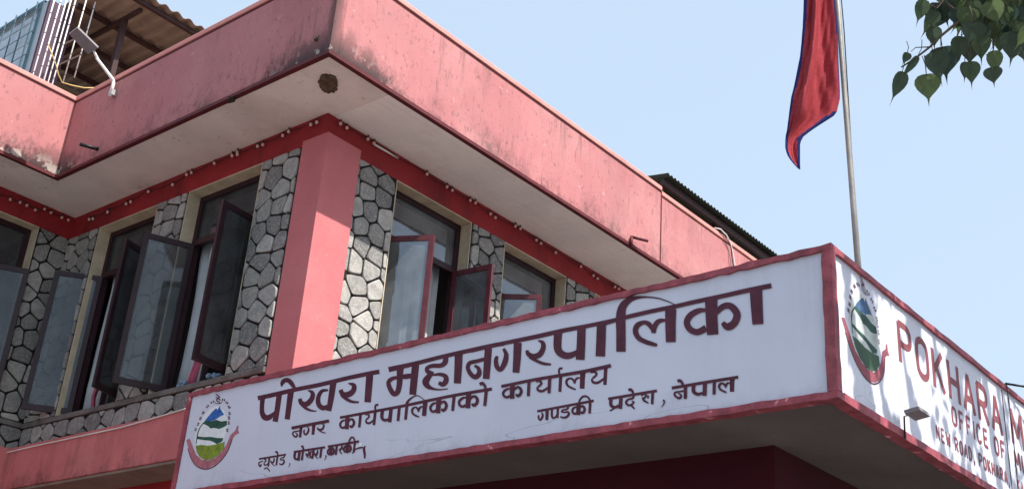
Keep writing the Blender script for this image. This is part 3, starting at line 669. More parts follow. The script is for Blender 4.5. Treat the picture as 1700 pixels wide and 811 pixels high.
rough_strip(f, (SX+.07, SY-T, SZ0-.005), (SXE, SY-T, SZ0-.005), (0, 0, .052), (0, .09, 0), 60, 6, .004)
f.build('border', 'border', signR)
xs = pl(1668, 700, 1, SY).x
f = MB(); f.box(xs-.006, xs+.006, SY-.004, SY+.0, SZ0+.06, SZ1-.05); f.build('panel_joint', 'frame', signR)
# lettering: every stroke is a brush ribbon lying on the board
class Ink:
    def __init__(s): s.mb = MB(); s.k = 0
    def ribbon(s, pts, put, mi=0):
        """pts (x,y,w) in a flat drawing space; put maps (x,y,lift) to the board"""
        if len(pts) > 2: pts = spline(pts)
        L = []; R = []
        for i, (x, y, w_) in enumerate(pts):
            a = pts[max(i-1, 0)]; b = pts[min(i+1, len(pts)-1)]; dx, dy = b[0]-a[0], b[1]-a[1]; l = math.hypot(dx, dy) or 1
            nx, ny = -dy/l*w_/2, dx/l*w_/2; L.append((x+nx, y+ny)); R.append((x-nx, y-ny))
        s.k += 1; h = .0012+(s.k % 40)*.00012
        V = [put(x, y, h+.00002*i) for i, (x, y) in enumerate(L)]+[put(x, y, h+.00002*i) for i, (x, y) in enumerate(R)]; n = len(pts)
        s.mb.add(V, [(i, i+1, n+i+1, n+i) for i in range(n-1)], mi)
    def poly(s, pts, put, mi=0):
        s.k += 1; h = .0012+(s.k % 40)*.00012; s.mb.add([put(x, y, h) for x, y in pts], [tuple(range(len(pts)))], mi)
def spline(p, k=5):
    out = []
    for i in range(len(p)-1):
        p0, p1, p2, p3 = p[max(i-1, 0)], p[i], p[i+1], p[min(i+2, len(p)-1)]
        for j in range(k):
            t = j/k; out.append(tuple(.5*((2*p1[c_])+(-p0[c_]+p2[c_])*t+(2*p0[c_]-5*p1[c_]+4*p2[c_]-p3[c_])*t*t+(-p0[c_]+3*p1[c_]-3*p2[c_]+p3[c_])*t**3) for c_ in range(3)))
    out.append(p[-1]); return out
def putL(x, y, h): q = pl(x, y, 0, SX); return (SX-h, q.y, q.z)
ink = Ink()
def crop(ox, oy, s, strokes):
    for st in strokes: ink.ribbon([(ox+x/s, oy+y/s, w_/s) for x, y, w_ in st], putL)
G1 = {  # the first line, traced letter by letter in enlarged crops of the board
 'pa': [[(110,475,55),(102,560,50),(105,640,55),(135,690,65),(180,690,60),(235,650,40),(275,610,25)], [(297,425,62),(275,590,60),(250,738,60)]],
 'aa': [[(430,375,70),(405,560,62),(385,712,58)]],
 'e': [[(322,345,12),(330,305,45),(360,275,48),(405,280,52),(445,325,48),(478,382,26)]],
 'khara': [[(615,385,10),(668,415,45),(662,480,55),(605,540,60),(548,530,52),(525,480,42)], [(528,525,35),(590,583,34),(650,612,24),(715,620,10)]],
 'va': [[(845,385,22),(775,395,38),(735,465,48),(740,545,55),(790,585,55),(850,560,40),(885,520,20)], [(905,290,70),(880,460,66),(852,618,56)]],
 'ra': [[(1070,308,10),(1132,330,50),(1128,390,58),(1075,432,65),(1010,430,55),(985,380,46)], [(995,435,44),(1060,490,38),(1120,515,30),(1190,520,20)]],
}
crop(420, 590, 6.759, [[(55,475,50),(250,432,50),(480,378,48),(760,322,48),(1060,250,48),(1300,200,50),(1420,178,50)], *G1['pa'], *G1['aa'], *G1['e'], *G1['khara'], *G1['va'], *G1['ra'], [(1312,215,78),(1300,370,78),(1288,520,72)]])
G2 = {
 'ma': [[(235,405,80),(230,500,68),(225,600,62),(203,680,58),(160,695,55),(118,630,52),(105,565,48),(150,525,42),(225,512,36),(300,502,56),(395,492,50)], [(408,365,80),(390,540,80),(375,706,76)]],
 'ha': [[(745,285,62),(738,345,58),(690,380,50),(600,383,46),(535,408,40),(548,450,50),(610,470,36)], [(600,462,38),(555,505,62),(522,560,78),(545,612,56),(605,640,28),(680,650,16),(770,640,12)], [(600,488,20),(675,478,36),(742,500,50),(748,555,60),(712,592,52),(668,570,38)]],
 'na': [[(1225,185,80),(1212,360,80),(1200,530,74)], [(1215,300,42),(1100,330,42),(1015,352,44),(995,410,46),(1030,478,50),(1078,508,56),(1120,475,56),(1116,415,42),(1070,380,26)]],
 'ga': [[(1395,190,30),(1425,260,50),(1408,350,62),(1360,428,46),(1320,390,52),(1310,320,46),(1325,275,32)]],
}
crop(630, 550, 6.759, [[(105,425,58),(400,358,48),(700,282,45),(1000,215,48),(1300,150,48),(1400,135,46)], *G2['ma'], *G2['ha'], [(892,240,90),(886,410,85),(876,580,78)], *G2['na'], *G2['ga']])
G3 = {'gastem': [[(405,395,90),(398,560,86),(385,730,76)]],
 'ra': [[(630,370,10),(685,395,45),(690,460,56),(650,528,62),(580,550,60),(525,522,50),(508,480,32)], [(540,555,35),(620,600,34),(700,630,32),(780,638,20)]],
 'pa': [[(860,275,92),(852,440,88),(885,512,80),(960,542,75),(1040,520,60),(1095,480,40)], [(1122,215,95),(1116,400,96),(1106,586,100)]]}
crop(800, 510, 6.759, [[(-120,485,45),(0,455,45),(300,390,45),(600,330,50),(900,262,48),(1200,205,45),(1487,145,45)], *G3['gastem'], *G3['ra'], *G3['pa'], [(1345,185,104),(1340,370,105),(1332,548,106)]])
G4 = {'i': [[(170,667,84),(170,500,84),(168,360,86),(185,265,72),(240,208,52),(310,184,30),(400,178,14),(500,188,12),(590,217,10),(655,246,8)]],
 'la': [[(575,385,22),(515,392,40),(478,430,46),(460,500,40)], [(455,470,34),(425,425,44),(380,405,36),(320,430,48),(300,485,48),(330,545,45),(390,578,40),(440,595,38),(495,610,26)], [(617,285,100),(615,430,94),(618,582,88)]],
 'ka': [[(980,195,112),(984,360,106),(994,515,102)], [(945,295,26),(870,300,46),(795,342,56),(762,405,56),(792,468,56),(860,492,56),(935,455,60)], [(1025,318,46),(1090,262,54),(1158,262,60),(1212,330,66),(1190,408,66),(1130,445,66),(1082,408,36)]],
 'aa': [[(1382,115,112),(1390,270,106),(1400,422,98)]]}
crop(1000, 460, 5.407, [[(0,420,38),(170,370,38),(420,310,38),(640,265,38),(860,215,38),(1100,165,40),(1300,120,42),(1520,76,44)], *G4['i'], *G4['la'], *G4['ka'], *G4['aa']])
# glyph library for the smaller lines: u across the letter, v down from the head line, w in letter heights
def norm(strokes, xl, xr, hx, hy, slope, H, lean):
    out = []
    for st in strokes:
        o = []
        for x, y, w_ in st:
            yh = hy+slope*(x-hx); o.append(((x+lean*(y-yh)-xl)/(xr-xl), (y-yh)/H, w_/H))
        out.append(o)
    return out
GL = {}
GL['pa'] = norm(G3['pa'], 815, 1165, 860, 272, -.205, 370, .03)
GL['ra'] = norm(G3['ra'], 490, 800, 640, 322, -.205, 340, .05)
GL['ma'] = norm(G2['ma'], 80, 440, 400, 358, -.25, 345, .1)
GL['na'] = norm(G2['na'], 980, 1255, 1225, 168, -.22, 360, .08)
GL['ga'] = norm(G2['ga']+[[(1550,95,90),(1543,260,86),(1530,430,76)]], 1295, 1590, 1400, 135, -.22, 340, .08)
GL['la'] = norm(G4['la'], 275, 665, 615, 268, -.21, 320, 0)
GL['ka'] = norm(G4['ka'], 740, 1245, 980, 190, -.21, 335, 0)
GL['kh'] = norm(G1['khara']+G1['va'], 500, 930, 900, 292, -.225, 325, .13)
GL['aa'] = [[(.5, 0, .2), (.5, .5, .2), (.5, 1, .19)]]
GL['ya'] = [[(.05,.12,.12),(.3,.16,.14),(.38,.34,.14),(.18,.5,.12)], [(.14,.5,.1),(.22,.72,.15),(.5,.8,.15),(.85,.6,.1)], [(.87,0,.2),(.87,.5,.2),(.87,1,.19)]]
GL['nn'] = [[(.2,0,.17),(.2,.5,.17),(.32,.82,.16),(.62,.84,.14),(.85,.6,.12)], [(.9,0,.18),(.9,.5,.18),(.9,.92,.16)]]
GL['dda'] = [[(.75,0,.15),(.7,.28,.15),(.3,.3,.12),(.18,.42,.14),(.4,.52,.12),(.75,.56,.15),(.86,.78,.17),(.62,.98,.17),(.25,.95,.13),(.08,.82,.1)]]
GL['da'] = [[(.75,0,.15),(.7,.28,.16),(.3,.32,.14),(.12,.52,.17),(.3,.78,.15),(.62,.78,.13),(.8,.62,.12),(.62,.52,.09)], [(.5,.78,.12),(.68,.95,.13),(.9,1.18,.1)]]
GL['sha'] = [[(.1,.2,.12),(.3,.08,.12),(.42,.25,.13),(.3,.42,.13),(.14,.38,.1)], [(.2,.42,.12),(.3,.62,.15),(.5,.78,.12),(.62,.9,.08)], [(.45,.3,.08),(.58,.3,.1),(.56,.5,.12)], [(.88,0,.19),(.88,.5,.19),(.88,1.02,.18)]]
GL['hn'] = [[(.95,.3,.13),(.5,.36,.13),(.2,.42,.14),(.3,.7,.16),(.55,.85,.18),(.7,.62,.14)]]
GL['hs'] = [[(.5,.08,.1),(.7,.25,.16),(.45,.5,.16),(.2,.5,.14)], [(.3,.52,.13),(.5,.75,.12),(.8,1.0,.09)], [(.45,.48,.1),(1.0,.46,.1)]]
GL['uu'] = [[(.0,1.22,.13),(.35,1.12,.15),(.62,1.28,.13),(.95,1.55,.11)]]
GL['comma'] = [[(.4,.0,.2),(.62,.12,.22),(.6,.4,.14),(.2,.75,.06)]]
GL['hook'] = [[(-.25,-.42,.2),(.1,-.45,.2),(.45,-.25,.17),(.62,.02,.12)]]
GL['reph'] = [[(.85,-.40,.17),(.45,-.44,.13),(.35,-.28,.14),(.5,.0,.1)]]
GL['slash'] = [[(.85,.62,.1),(.5,.85,.1),(.1,1.02,.12)]]
GL['iarc'] = [[(0,0,.2),(0,-.18,.18),(.2,-.42,.12),(.55,-.5,.07),(1,-.05,.05)]]
GL['iiarc'] = [[(.0,.05,.12),(.02,-.25,.14),(.3,-.52,.15),(.7,-.42,.14),(1,0,.12)]]
def line(head, H, lean, items, bold=1.0, hw=.16, bars=None):
    """head: head line points in px; H: letter height at both ends"""
    hx = [p[0] for p in head]; hy = [p[1] for p in head]
    def yh(x):
        if x <= hx[0]: return hy[0]+(x-hx[0])*(hy[1]-hy[0])/(hx[1]-hx[0])
        if x >= hx[-1]: return hy[-1]+(x-hx[-1])*(hy[-1]-hy[-2])/(hx[-1]-hx[-2])
        return float(np.interp(x, hx, hy))
    hh = lambda x: H[0]+(H[1]-H[0])*(x-hx[0])/(hx[-1]-hx[0])
    if bars is not False: ink.ribbon([(x, y, hh(x)*hw) for x, y in head], putL)
    for g_, a, b in items:
        for st in GL[g_]:
            o = []
            for u, v, w_ in st:
                x = a+(b-a)*u; h = hh(x); y = yh(x)+v*h; o.append((x-lean*v*h, y, w_*h*bold))
            ink.ribbon(o, putL)
line([(484.8,709.9),(546.9,698)], (18.5, 19), .12, [('na',485.5,502),('ga',504,524),('ra',527,544)], 1.1, .26)
line([(564.7,692.5),(597,686.5),(629.8,680.5),(672.6,672.5),(720,662.5),(758,655),(817,645)], (22, 27), .10,
     [('ka',565,591),('aa',595,603),('ya',606,626),('reph',619,629),('pa',633,652),('aa',659,668),('aa',671.5,680.5),('iarc',676,706),('la',684,710),('ka',715,745),('aa',750,759),('ka',762.5,797),('aa',803,813),('hook',799,812)], .99, .2)
line([(832.8,641),(884,630.5),(922.6,624),(970.7,616),(1014.8,606.5)], (24, 30), .05,
     [('ka',835,869),('aa',874,884),('ya',889,917),('aa',926,936),('reph',924,935),('la',939,972),('ya',979,1010)], 1.0, .2)
line([(892,682),(986,664.5)], (18.5, 20), .05, [('ga',893,911),('nn',914,928),('dda',930,948),('ka',950,973),('aa',976.5,984),('iiarc',962,981)], 1.16, .22)
line([(1010,661.5),(1055,654),(1091,648)], (20, 21), .04, [('pa',1012,1034),('slash',1012,1030),('da',1038,1057),('hook',1046,1056),('sha',1063,1087)], 1.16, .22)
line([(1100,664),(1110,662)], (15, 15), .04, [('comma',1097,1107)], 1.0, .2, False)
line([(1115.8,643.5),(1170,634.5),(1226,625.5)], (22, 23), .02, [('na',1118,1141),('hook',1128,1139),('pa',1149,1174),('aa',1182,1191),('la',1193,1219)], 1.16, .22)
line([(430,761),(475,753.5)], (15, 16), .13, [('hn',429,438),('ya',438,449),('uu',441,452),('ra',450,459),('aa',458,464),('hook',458,464),('dda',465,475)], .99, .2)
line([(478,769),(486,767)], (8, 8), .1, [('comma',478,484)], .9, .2, False)
line([(488,749.5),(540,741.5)], (16, 17), .13, [('pa',489,499),('aa',501,506),('hook',501,506),('kh',508,522),('ra',523,531),('aa',531.5,537)], 1.08, .22)
line([(538,756),(546,754)], (10, 10), .1, [('comma',538,544)], .9, .2, False)
line([(544.7,740.6),(596.5,731.8)], (16, 17), .12, [('ka',545,557),('aa',557.5,562.5),('hs',562,572),('ka',572,585),('iiarc',580,590),('aa',588,592)], 1.08, .22)
ink.ribbon([(588,746,1.6),(596,743,2.4),(604,742,2.6)], putL); ink.ribbon([(606.5,739,1.6),(604.5,745,4),(605.5,752,4.2),(605.8,760,2.6)], putL); ink.ribbon([(585,752,2),(589,746,2.6)], putL)
ink.mb.build('lettering', 'letter', signL)
f = Ink(); f.poly([(585,739),(592,737),(595,741),(589,745),(584,744)], putL); f.poly([(597,735),(601,734),(600,739),(596,741)], putL); f.mb.build('paint_chip', 'chip', signL)
# emblem, drawn once in crop units and set on both boards
EMB = [
 ('poly', 'e_white', [(385,175),(440,215),(475,290),(480,360),(465,440),(430,510),(370,570),(290,600),(225,580),(185,520),(180,450),(205,370),(260,270),(325,200)]),
 ('poly', 'e_blue', [(262,325),(300,275),(335,235),(365,205),(378,200),(385,215),(405,180),(412,205),(435,240),(445,258),(415,270),(370,300),(330,315),(290,330)]),
 ('poly', 'e_green', [(248,335),(285,310),(325,318),(372,302),(420,318),(470,310),(472,350),(440,370),(400,385),(350,375),(325,382),(300,358),(270,345)]),
 ('poly', 'e_green', [(198,450),(260,458),(320,455),(380,465),(440,468),(425,500),(380,522),(355,505),(320,490),(260,485),(200,475)]),
 ('poly', 'e_lime', [(190,535),(240,528),(300,535),(370,525),(450,500),(445,555),(400,615),(340,655),(280,665),(230,640),(200,595)]),
 ('poly', 'e_pink', [(105,485),(135,470),(165,545),(195,620),(245,660),(300,668),(360,650),(420,595),(470,520),(500,440),(545,400),(560,360),(575,352),(570,395),(580,420),(545,440),(520,470),(490,560),(430,650),(360,710),(290,742),(230,735),(175,690),(140,630),(125,560)]),
 ('line', 'e_green', [(258,335,7),(225,380,9),(205,440,9),(195,520,7)]),
 ('line', 'letter', [(120,560,6),(145,640,7),(190,710,8),(260,745,8),(340,730,8),(420,665,7),(480,580,6),(520,470,6)]),
]
rnd = random.Random(5)
for cx_, cy_, an in ((190,392,1.3),(212,345,1.25),(232,292,1.2),(258,240,1.1),(295,185,.9),(340,145,.5),(440,125,-.2),(470,150,-.5),(492,190,-.9),(495,245,-1.3),(490,285,-1.4),(488,330,-1.5),(475,395,-1.6)):
    for d_ in (-9, 7):
        ca, sa = math.cos(an), math.sin(an)
        EMB.append(('line', 'letter', [(cx_-sa*d_*0-ca*d_-12*sa*.8, cy_+sa*d_-12*ca*.8, 7), (cx_-ca*d_+rnd.uniform(-6, 6), cy_+sa*d_, 10), (cx_-ca*d_+12*sa*.8, cy_+sa*d_+12*ca*.8, 7)]))
EMB.append(('line', 'letter', [(375, 75, 8), (405, 100, 9), (378, 125, 8), (410, 150, 8)])); EMB.append(('line', 'letter', [(372, 98, 7), (395, 112, 8), (415, 130, 7)])); EMB.append(('line', 'letter', [(362, 150, 6), (395, 158, 6), (430, 148, 6)]))
EMATS = ['e_white', 'e_blue', 'e_green', 'e_lime', 'e_pink', 'letter']
def emblem(parent, put, mats):
    k = Ink()
    for typ, mt, pts in EMB:
        mi = EMATS.index(mt)
        if typ == 'poly': k.poly(pts, put, mi)
        else: k.ribbon(pts, put, mi)
    return k.mb.build('emblem', mats, parent)
def e_left(x, y, h): return putL(290+x/5.408, 640+y/5.408, h)
emblem(signL, e_left, EMATS)
c0_ = Vector(e_left(340, 410, 0))
def e_right(x, y, h):
    q = Vector(e_left(x, y, 0)); s = -(q.y-c0_.y); z = q.z-c0_.z
    return (6.70+s*.90, SY-h, 4.375+z*.98)
emblem(signR, e_right, [m_+'_faded' if m_ != 'letter' else m_ for m_ in EMATS])
# English lines: painted capitals as brush strokes, unit box, v down
CAP = {
 'P': [[(0,0),(0,1)],[(0,.03),(.6,.03),(.9,.14),(.9,.4),(.6,.52),(0,.52)]], 'O': [[(.5,.03),(.88,.15),(.95,.5),(.88,.85),(.5,.97),(.12,.85),(.05,.5),(.12,.15),(.5,.03)]],
 'K': [[(.05,0),(.05,1)],[(.9,0),(.1,.55)],[(.3,.42),(.95,1)]], 'H': [[(.05,0),(.05,1)],[(.92,0),(.92,1)],[(.05,.5),(.92,.5)]],
 'A': [[(.5,0),(.02,1)],[(.5,0),(.98,1)],[(.2,.65),(.8,.65)]], 'R': [[(.05,0),(.05,1)],[(.05,.03),(.6,.03),(.88,.14),(.88,.38),(.6,.5),(.05,.5)],[(.45,.5),(.95,1)]],
 'M': [[(.05,1),(.1,0)],[(.1,0),(.5,.75)],[(.5,.75),(.9,0)],[(.9,0),(.95,1)]], 'E': [[(.05,0),(.05,1)],[(.05,.03),(.9,.03)],[(.05,.5),(.75,.5)],[(.05,.97),(.9,.97)]],
 'T': [[(0,.03),(1,.03)],[(.5,.03),(.5,1)]], 'L': [[(.05,0),(.05,1)],[(.05,.97),(.9,.97)]], 'I': [[(.5,0),(.5,1)]], 'N': [[(.05,1),(.05,0)],[(.05,0),(.92,1)],[(.92,1),(.92,0)]],
 'C': [[(.9,.18),(.65,.03),(.3,.06),(.07,.3),(.05,.6),(.2,.92),(.6,.98),(.9,.82)]], 'Y': [[(0,0),(.5,.5)],[(1,0),(.5,.5)],[(.5,.5),(.5,1)]], 'F': [[(.05,0),(.05,1)],[(.05,.03),(.9,.03)],[(.05,.48),(.72,.48)]],
 'U': [[(.05,0),(.06,.7),(.25,.97),(.7,.97),(.9,.7),(.92,0)]], 'W': [[(0,0),(.25,1)],[(.25,1),(.5,.3)],[(.5,.3),(.75,1)],[(.75,1),(1,0)]], 'D': [[(.05,0),(.05,1)],[(.05,.03),(.5,.05),(.88,.3),(.9,.65),(.55,.95),(.05,.97)]],
 'S': [[(.88,.15),(.6,.03),(.25,.06),(.08,.25),(.3,.45),(.7,.55),(.92,.75),(.7,.95),(.35,.97),(.08,.85)]], 'X': [[(0,0),(1,1)],[(1,0),(0,1)]], 'V': [[(0,0),(.5,1)],[(.5,1),(1,0)]], ',': [[(.4,.85),(.45,1.02),(.25,1.2)]],
}
def putR(x, z, h): return (x, SY-h, z)
inkR = Ink()
def eng(text, x0, z_top, H, adv, wid, pen, x_after=None):
    x = x0
    for ch in text:
        if ch == ' ': x += adv*.62; continue
        wch = wid*(.15 if ch == 'I' else 1.35 if ch in 'MW' else .5 if ch == ',' else 1)
        for st in CAP[ch]: inkR.ribbon([(x+u*wch, z_top-v*H, pen) for u, v in st], putR)
        x += wch+(adv-wid)
    return x
# first words left of the board joint, the rest right of it
def fit(text, xa, xb, z, H, pen, ratio=.70):
    n = sum(.62 if c_ == ' ' else (.15*ratio+1-ratio if c_ == 'I' else 1.35*ratio+1-ratio if c_ in 'MW' else .5*ratio+1-ratio if c_ == ',' else 1) for c_ in text)
    adv = (xb-xa)/n; eng(text, xa, z, H, adv, adv*ratio, pen); return adv
fit('POKHARA', 7.235, 9.22, 4.615, .285, .05)
adv = 1.985/7; eng('METROPOLITAN CITY', 9.36, 4.615, .285, adv, adv*.72, .05)
inkR.mb.build('lettering', 'letter_red', signR); inkR = Ink()
fit('OFFICE OF', 8.09, 9.20, 4.275, .135, .026, .62)
adv2 = 1.11/7.9; eng('MUNICIPAL EXECUTIVE', 9.36, 4.275, .135, adv2, adv2*.66, .026)
inkR.mb.build('lettering', 'letter_red', signR); inkR = Ink()
fit('NEW ROAD, POKHARA,', 7.77, 9.22, 4.05, .095, .018, .62); eng('KASKI', 9.36, 4.05, .095, .088, .056, .018)
inkR.mb.build('lettering', 'letter_red', signR)
# sign lamp
p = pl(1502, 722, 1, SY-.03); sg = empty('sign_lamp', p, 'small grey flat lamp on a short bracket in front of the sunlit sign', 'lamp')
h0 = pl(1499, 690, 1, SY-.03)
f = MB(); f.tube([(p.x, SY-.03, p.z-.02), (p.x, SY-.035, h0.z), (p.x-.03, SY-.085, h0.z-.005)], .006, 8); f.build('bracket', 'frame', sg, smooth=True)
q0 = (p.x-.11, SY-.085, h0.z-.025); f = MB(); f.obox(q0, (.16, .0, -.0), (0, -.10, .015), (.0, .01, .03)); f.build('lamp_head', 'panel', sg, bevel=.004)
# overhead wire at right
f = MB(); f.tube([(9.28, SY-.02, SZ1+.015), (9.6, SY-.12, SZ1+.06), (10.2, SY-.5, SZ1+.16), (11.4, SY-1.5, SZ1+.5)], .009, 6); f.tube([(9.27, SY-.03, SZ1+.005), (9.29, SY-.03, SZ0+.4), (9.26, SY-.03, SZ0+.02)], .004, 6)
tag(f.build('wire', 'black', smooth=True), 'black wire leaving the top of the sunlit sign at the board joint', 'wire')
# ------------------------------------------------------------------ flag and pole
PYp = 2.965; PA, PB = pl(1425, 445, 1, PYp), pl(1390, 0, 1, PYp); PXp = PA.x
def pole_x(z): return PA.x+(PB.x-PA.x)*(z-PA.z)/(PB.z-PA.z)
f = MB(); zz = [SZ0+.22, 5.4, 6.9, 8.35]; f.tube([(pole_x(z), PYp, z) for z in zz], [.021, .020, .018, .015], 12); f.ball((pole_x(8.38), PYp, 8.38), .035)
tag(f.build('flag_pole', 'pole', loc=(PXp, PYp, SZ0+.22), smooth=True), 'slim weathered metal pole rising behind the sunlit sign', 'flag pole')
f = MB(); f.tube([(pole_x(8.3)+.035, PYp, 8.3), (pole_x(7.2)+.045, PYp-.01, 7.2), (pole_x(6.7)+.03, PYp-.02, 6.7), (pole_x(5.5)+.03, PYp, 5.5)], .004, 6); tag(f.build('rope', 'black'), 'thin dark halyard rope beside the flag pole', 'rope')
# cloth: left and right outline by height, folds in depth
rows = [(-330, 1345, 1353), (-250, 1335, 1364), (-150, 1336, 1374), (-60, 1337, 1381), (0, 1334, 1386), (50, 1332, 1390), (100, 1327, 1392), (150, 1317, 1394), (165, 1313, 1394), (190, 1309, 1388), (200, 1308, 1372), (210, 1307, 1356), (220, 1306, 1342), (228, 1304, 1332), (238, 1303, 1328), (250, 1303, 1328), (262, 1308, 1328), (272, 1316, 1328), (281, 1326, 1328.5)]
FD = Vector((-.55, .835, 0)).normalized(); FN = Vector((-FD.y, FD.x, 0)); FP = Vector((pole_x(6.4), PYp, 6.4))+FN*.03
f = MB(); n = 44; V = []; ry = [r[0] for r in rows]
NR = 90
for j in range(NR+1):
    y = -330+(281+330)*j/NR; xl = float(np.interp(y, ry, [r[1] for r in rows])); xr = float(np.interp(y, ry, [r[2] for r in rows]))
    for i in range(n+1):
        u = i/n; x = xl+(xr-xl)*u
        amp = .055*min(1, (xr-xl)/40)*math.sin(math.pi*min(1, max(0, (u)))*1.0)**.5 if 0 < u < 1 else 0
        ph = y*.006
        fold = .05*math.sin(u*6.0+ph*.5+.6)*(1-u*.3)+.006*math.sin(u*9+y*.035)+.006*math.sin(u*21-y*.05+2*math.sin(y*.02))+.004*math.sin(u*37+y*.11)
        uu_ = u-.0006*(120-y); fold += .11*(max(0, 1-(.26-uu_)/.06) if uu_ < .26 else max(0, 1-(uu_-.26)/.17))*min(1, max(0, (y+250)/150))*min(1, max(0, (250-y)/60))
        dv = ray(x, y); t = (FP-Vector(CAM)).dot(FN)/Vector(dv).dot(FN); q = Vector(CAM+dv*t)
        V.append(q+FN*(fold*min(1, (xr-xl)/60)*(1-u**6)))
fs = [(j*(n+1)+i, j*(n+1)+i+1, (j+1)*(n+1)+i+1, (j+1)*(n+1)+i) for j in range(NR) for i in range(n)]
for k_, fc in enumerate(fs):
    j, i = divmod(k_, n); y = -330+(611)*j/NR; hem = i <= 1 or y > 274 or (y > 165 and y < 232 and i >= n-1-int(max(0, (y-185))/5.0*.5)-1) or (y >= 232 and i >= n-5)
    if 150 > y > -330 and i >= n-1: hem = True
    xq = float(np.interp(y, ry, [r[1] for r in rows])); xq += (float(np.interp(y, ry, [r[2] for r in rows]))-xq)*(i+.5)/n
    ax_, ay_, bx_, by_ = 1388, 190, 1331, 229; tt = min(1, max(0, ((xq-ax_)*(bx_-ax_)+(y-ay_)*(by_-ay_))/((bx_-ax_)**2+(by_-ay_)**2)))
    dd_ = math.hypot(xq-ax_-tt*(bx_-ax_), y-ay_-tt*(by_-ay_)); wx = xq-float(np.interp(y, ry, [r[1] for r in rows])); wr = float(np.interp(y, ry, [r[2] for r in rows]))-xq
    hem = dd_ < 6.5 or (wx < (4.5 if y < 150 else 3.2)) or (y > 232 and (wr < 4.5 or wx < 4 or y > 270)) or (y < 165 and wr < 2)
    f.add([V[q] for q in fc], [(0, 1, 2, 3)], 1 if hem else 0, .5+.5*math.sin(i))
o = f.build('flag', ['flag', 'flag_blue'], loc=(PXp, PYp, 6.0), smooth=True)
bm = bmesh.new(); bm.from_mesh(o.data); bmesh.ops.remove_doubles(bm, verts=bm.verts, dist=.0002); bm.to_mesh(o.data); bm.free()
sd = o.modifiers.new('thick', 'SOLIDIFY'); sd.thickness = .002
tag(o, 'limp crimson flag with a dark blue hem hanging folded beside the pole', 'flag')
# ------------------------------------------------------------------ peepal tree
tree = empty('peepal_tree', (8.3, -1.9, 0), 'peepal tree with hanging heart shaped leaves reaching in from the upper right', 'tree')
def limb(pts, rs, name='limb'):
    f = MB(); P = [(*p, r) for p, r in zip(pts, rs)]; out = []
    for i in range(len(P)-1):
        p0, p1, p2, p3 = P[max(i-1, 0)], P[i], P[i+1], P[min(i+2, len(P)-1)]
        for j in range(5):
            t = j/5; out.append([.5*((2*p1[c_])+(-p0[c_]+p2[c_])*t+(2*p0[c_]-5*p1[c_]+4*p2[c_]-p3[c_])*t*t+(-p0[c_]+3*p1[c_]-3*p2[c_]+p3[c_])*t**3) for c_ in range(4)])
    out.append(P[-1]); f.tube([o_[:3] for o_ in out], [max(.002, o_[3]) for o_ in out], 10); return f.build(name, 'bark', tree, smooth=True)
limb([(8.3, -1.9, -.05), (8.25, -1.85, 1.5), (8.1, -1.75, 3.2), (8.0, -1.6, 5.2)], [.34, .26, .22, .18], 'trunk')
def atp(x, y, d): r = ray(x, y); return Vector(CAM+r*d/np.linalg.norm(r)*1.0)
D0 = 5.2
tip0 = atp(1760, -40, D0+.3)
limb([(8.02, -1.62, 5.1), (7.2, -.9, 6.0), (6.2, -.1, 6.2), tuple(tip0)], [.15, .1, .06, .02])
limb([(8.02, -1.62, 5.1), (7.9, -1.1, 6.6), (7.6, -.5, 7.8), (7.3, .1, 8.6)], [.14, .1, .06, .02])
limb([(8.02, -1.62, 5.1), (9.0, -1.4, 6.8), (9.6, -.8, 8.2)], [.14, .09, .03])
limb([(8.0, -1.6, 5.2), (8.4, -2.6, 7.0), (8.6, -3.4, 8.4)], [.12, .08, .03])
tw = MB()
def twig(pp, r=.004):
    pts = [atp(x, y, D0+dd) for x, y, dd in pp]; tw.tube(pts, [r*(1-.6*i/(len(pts)-1)) for i in range(len(pts))], 6)
twig([(1760, -40, .3), (1690, -20, .15), (1630, 8, .05), (1580, 45, 0), (1562, 60, 0), (1544, 78, 0), (1522, 95, 0), (1496, 112, 0)], .008)
twig([(1690, -20, .15), (1610, -8, .1), (1570, -2, .05), (1556, 14, .05), (1530, 2, 0)], .006)
twig([(1630, 8, .05), (1660, 30, .1), (1690, 40, .1), (1720, 60, .1)], .006); twig([(1600, 30, 0), (1610, 60, 0), (1612, 95, 0)], .005); twig([(1660, 30, .1), (1650, 70, .05), (1648, 95, 0)], .005)
twig([(1562, 60, 0), (1562, 82, 0)], .003); twig([(1535, 92, 0), (1538, 123, 0)], .003); twig([(1544, 78, 0), (1520, 79, 0), (1512, 86, 0)], .003)
twig([(1700, -40, .2), (1660, -5, .1), (1625, 20, .05), (1596, 60, 0)], .005); twig([(1720, 20, .15), (1680, 55, .1), (1668, 74, .05)], .004); twig([(1600, 28, .05), (1578, 10, .05), (1560, -8, .1)], .004); twig([(1640, -30, .1), (1612, 10, .05), (1585, 70, 0)], .004)
LEAF = [(0, 0), (.16, .05), (.34, .0), (.47, -.14), (.5, -.32), (.42, -.52), (.27, -.70), (.13, -.84), (.05, -.94), (.02, -1.1), (0, -1.32)]
def leaf(mb, base, down, face, L, W, tone, curl=.12):
    base, down, face = Vector(base), Vector(down).normalized(), Vector(face); face = (face-down*face.dot(down)).normalized(); side = down.cross(face)
    mid = []; lf = []; rt = []
    for x, y in LEAF:
        c_ = -face*curl*L*(y*y)*.5
        mid.append(base-down*y*L*-1*-1+c_ if False else base+down*(-y)*L+c_)
        b_ = face*abs(x)*W*.35
        lf.append(mid[-1]-side*x*W+b_); rt.append(mid[-1]+side*x*W+b_)
    V = mid+lf+rt; k = len(LEAF); fs = []
    for i in range(k-1): fs += [(i, i+1, k+i+1, k+i), (i+1, i, 2*k+i, 2*k+i+1)]
    mb.add(V, fs, 0, tone)
cr = MB(); rnd = random.Random(11)
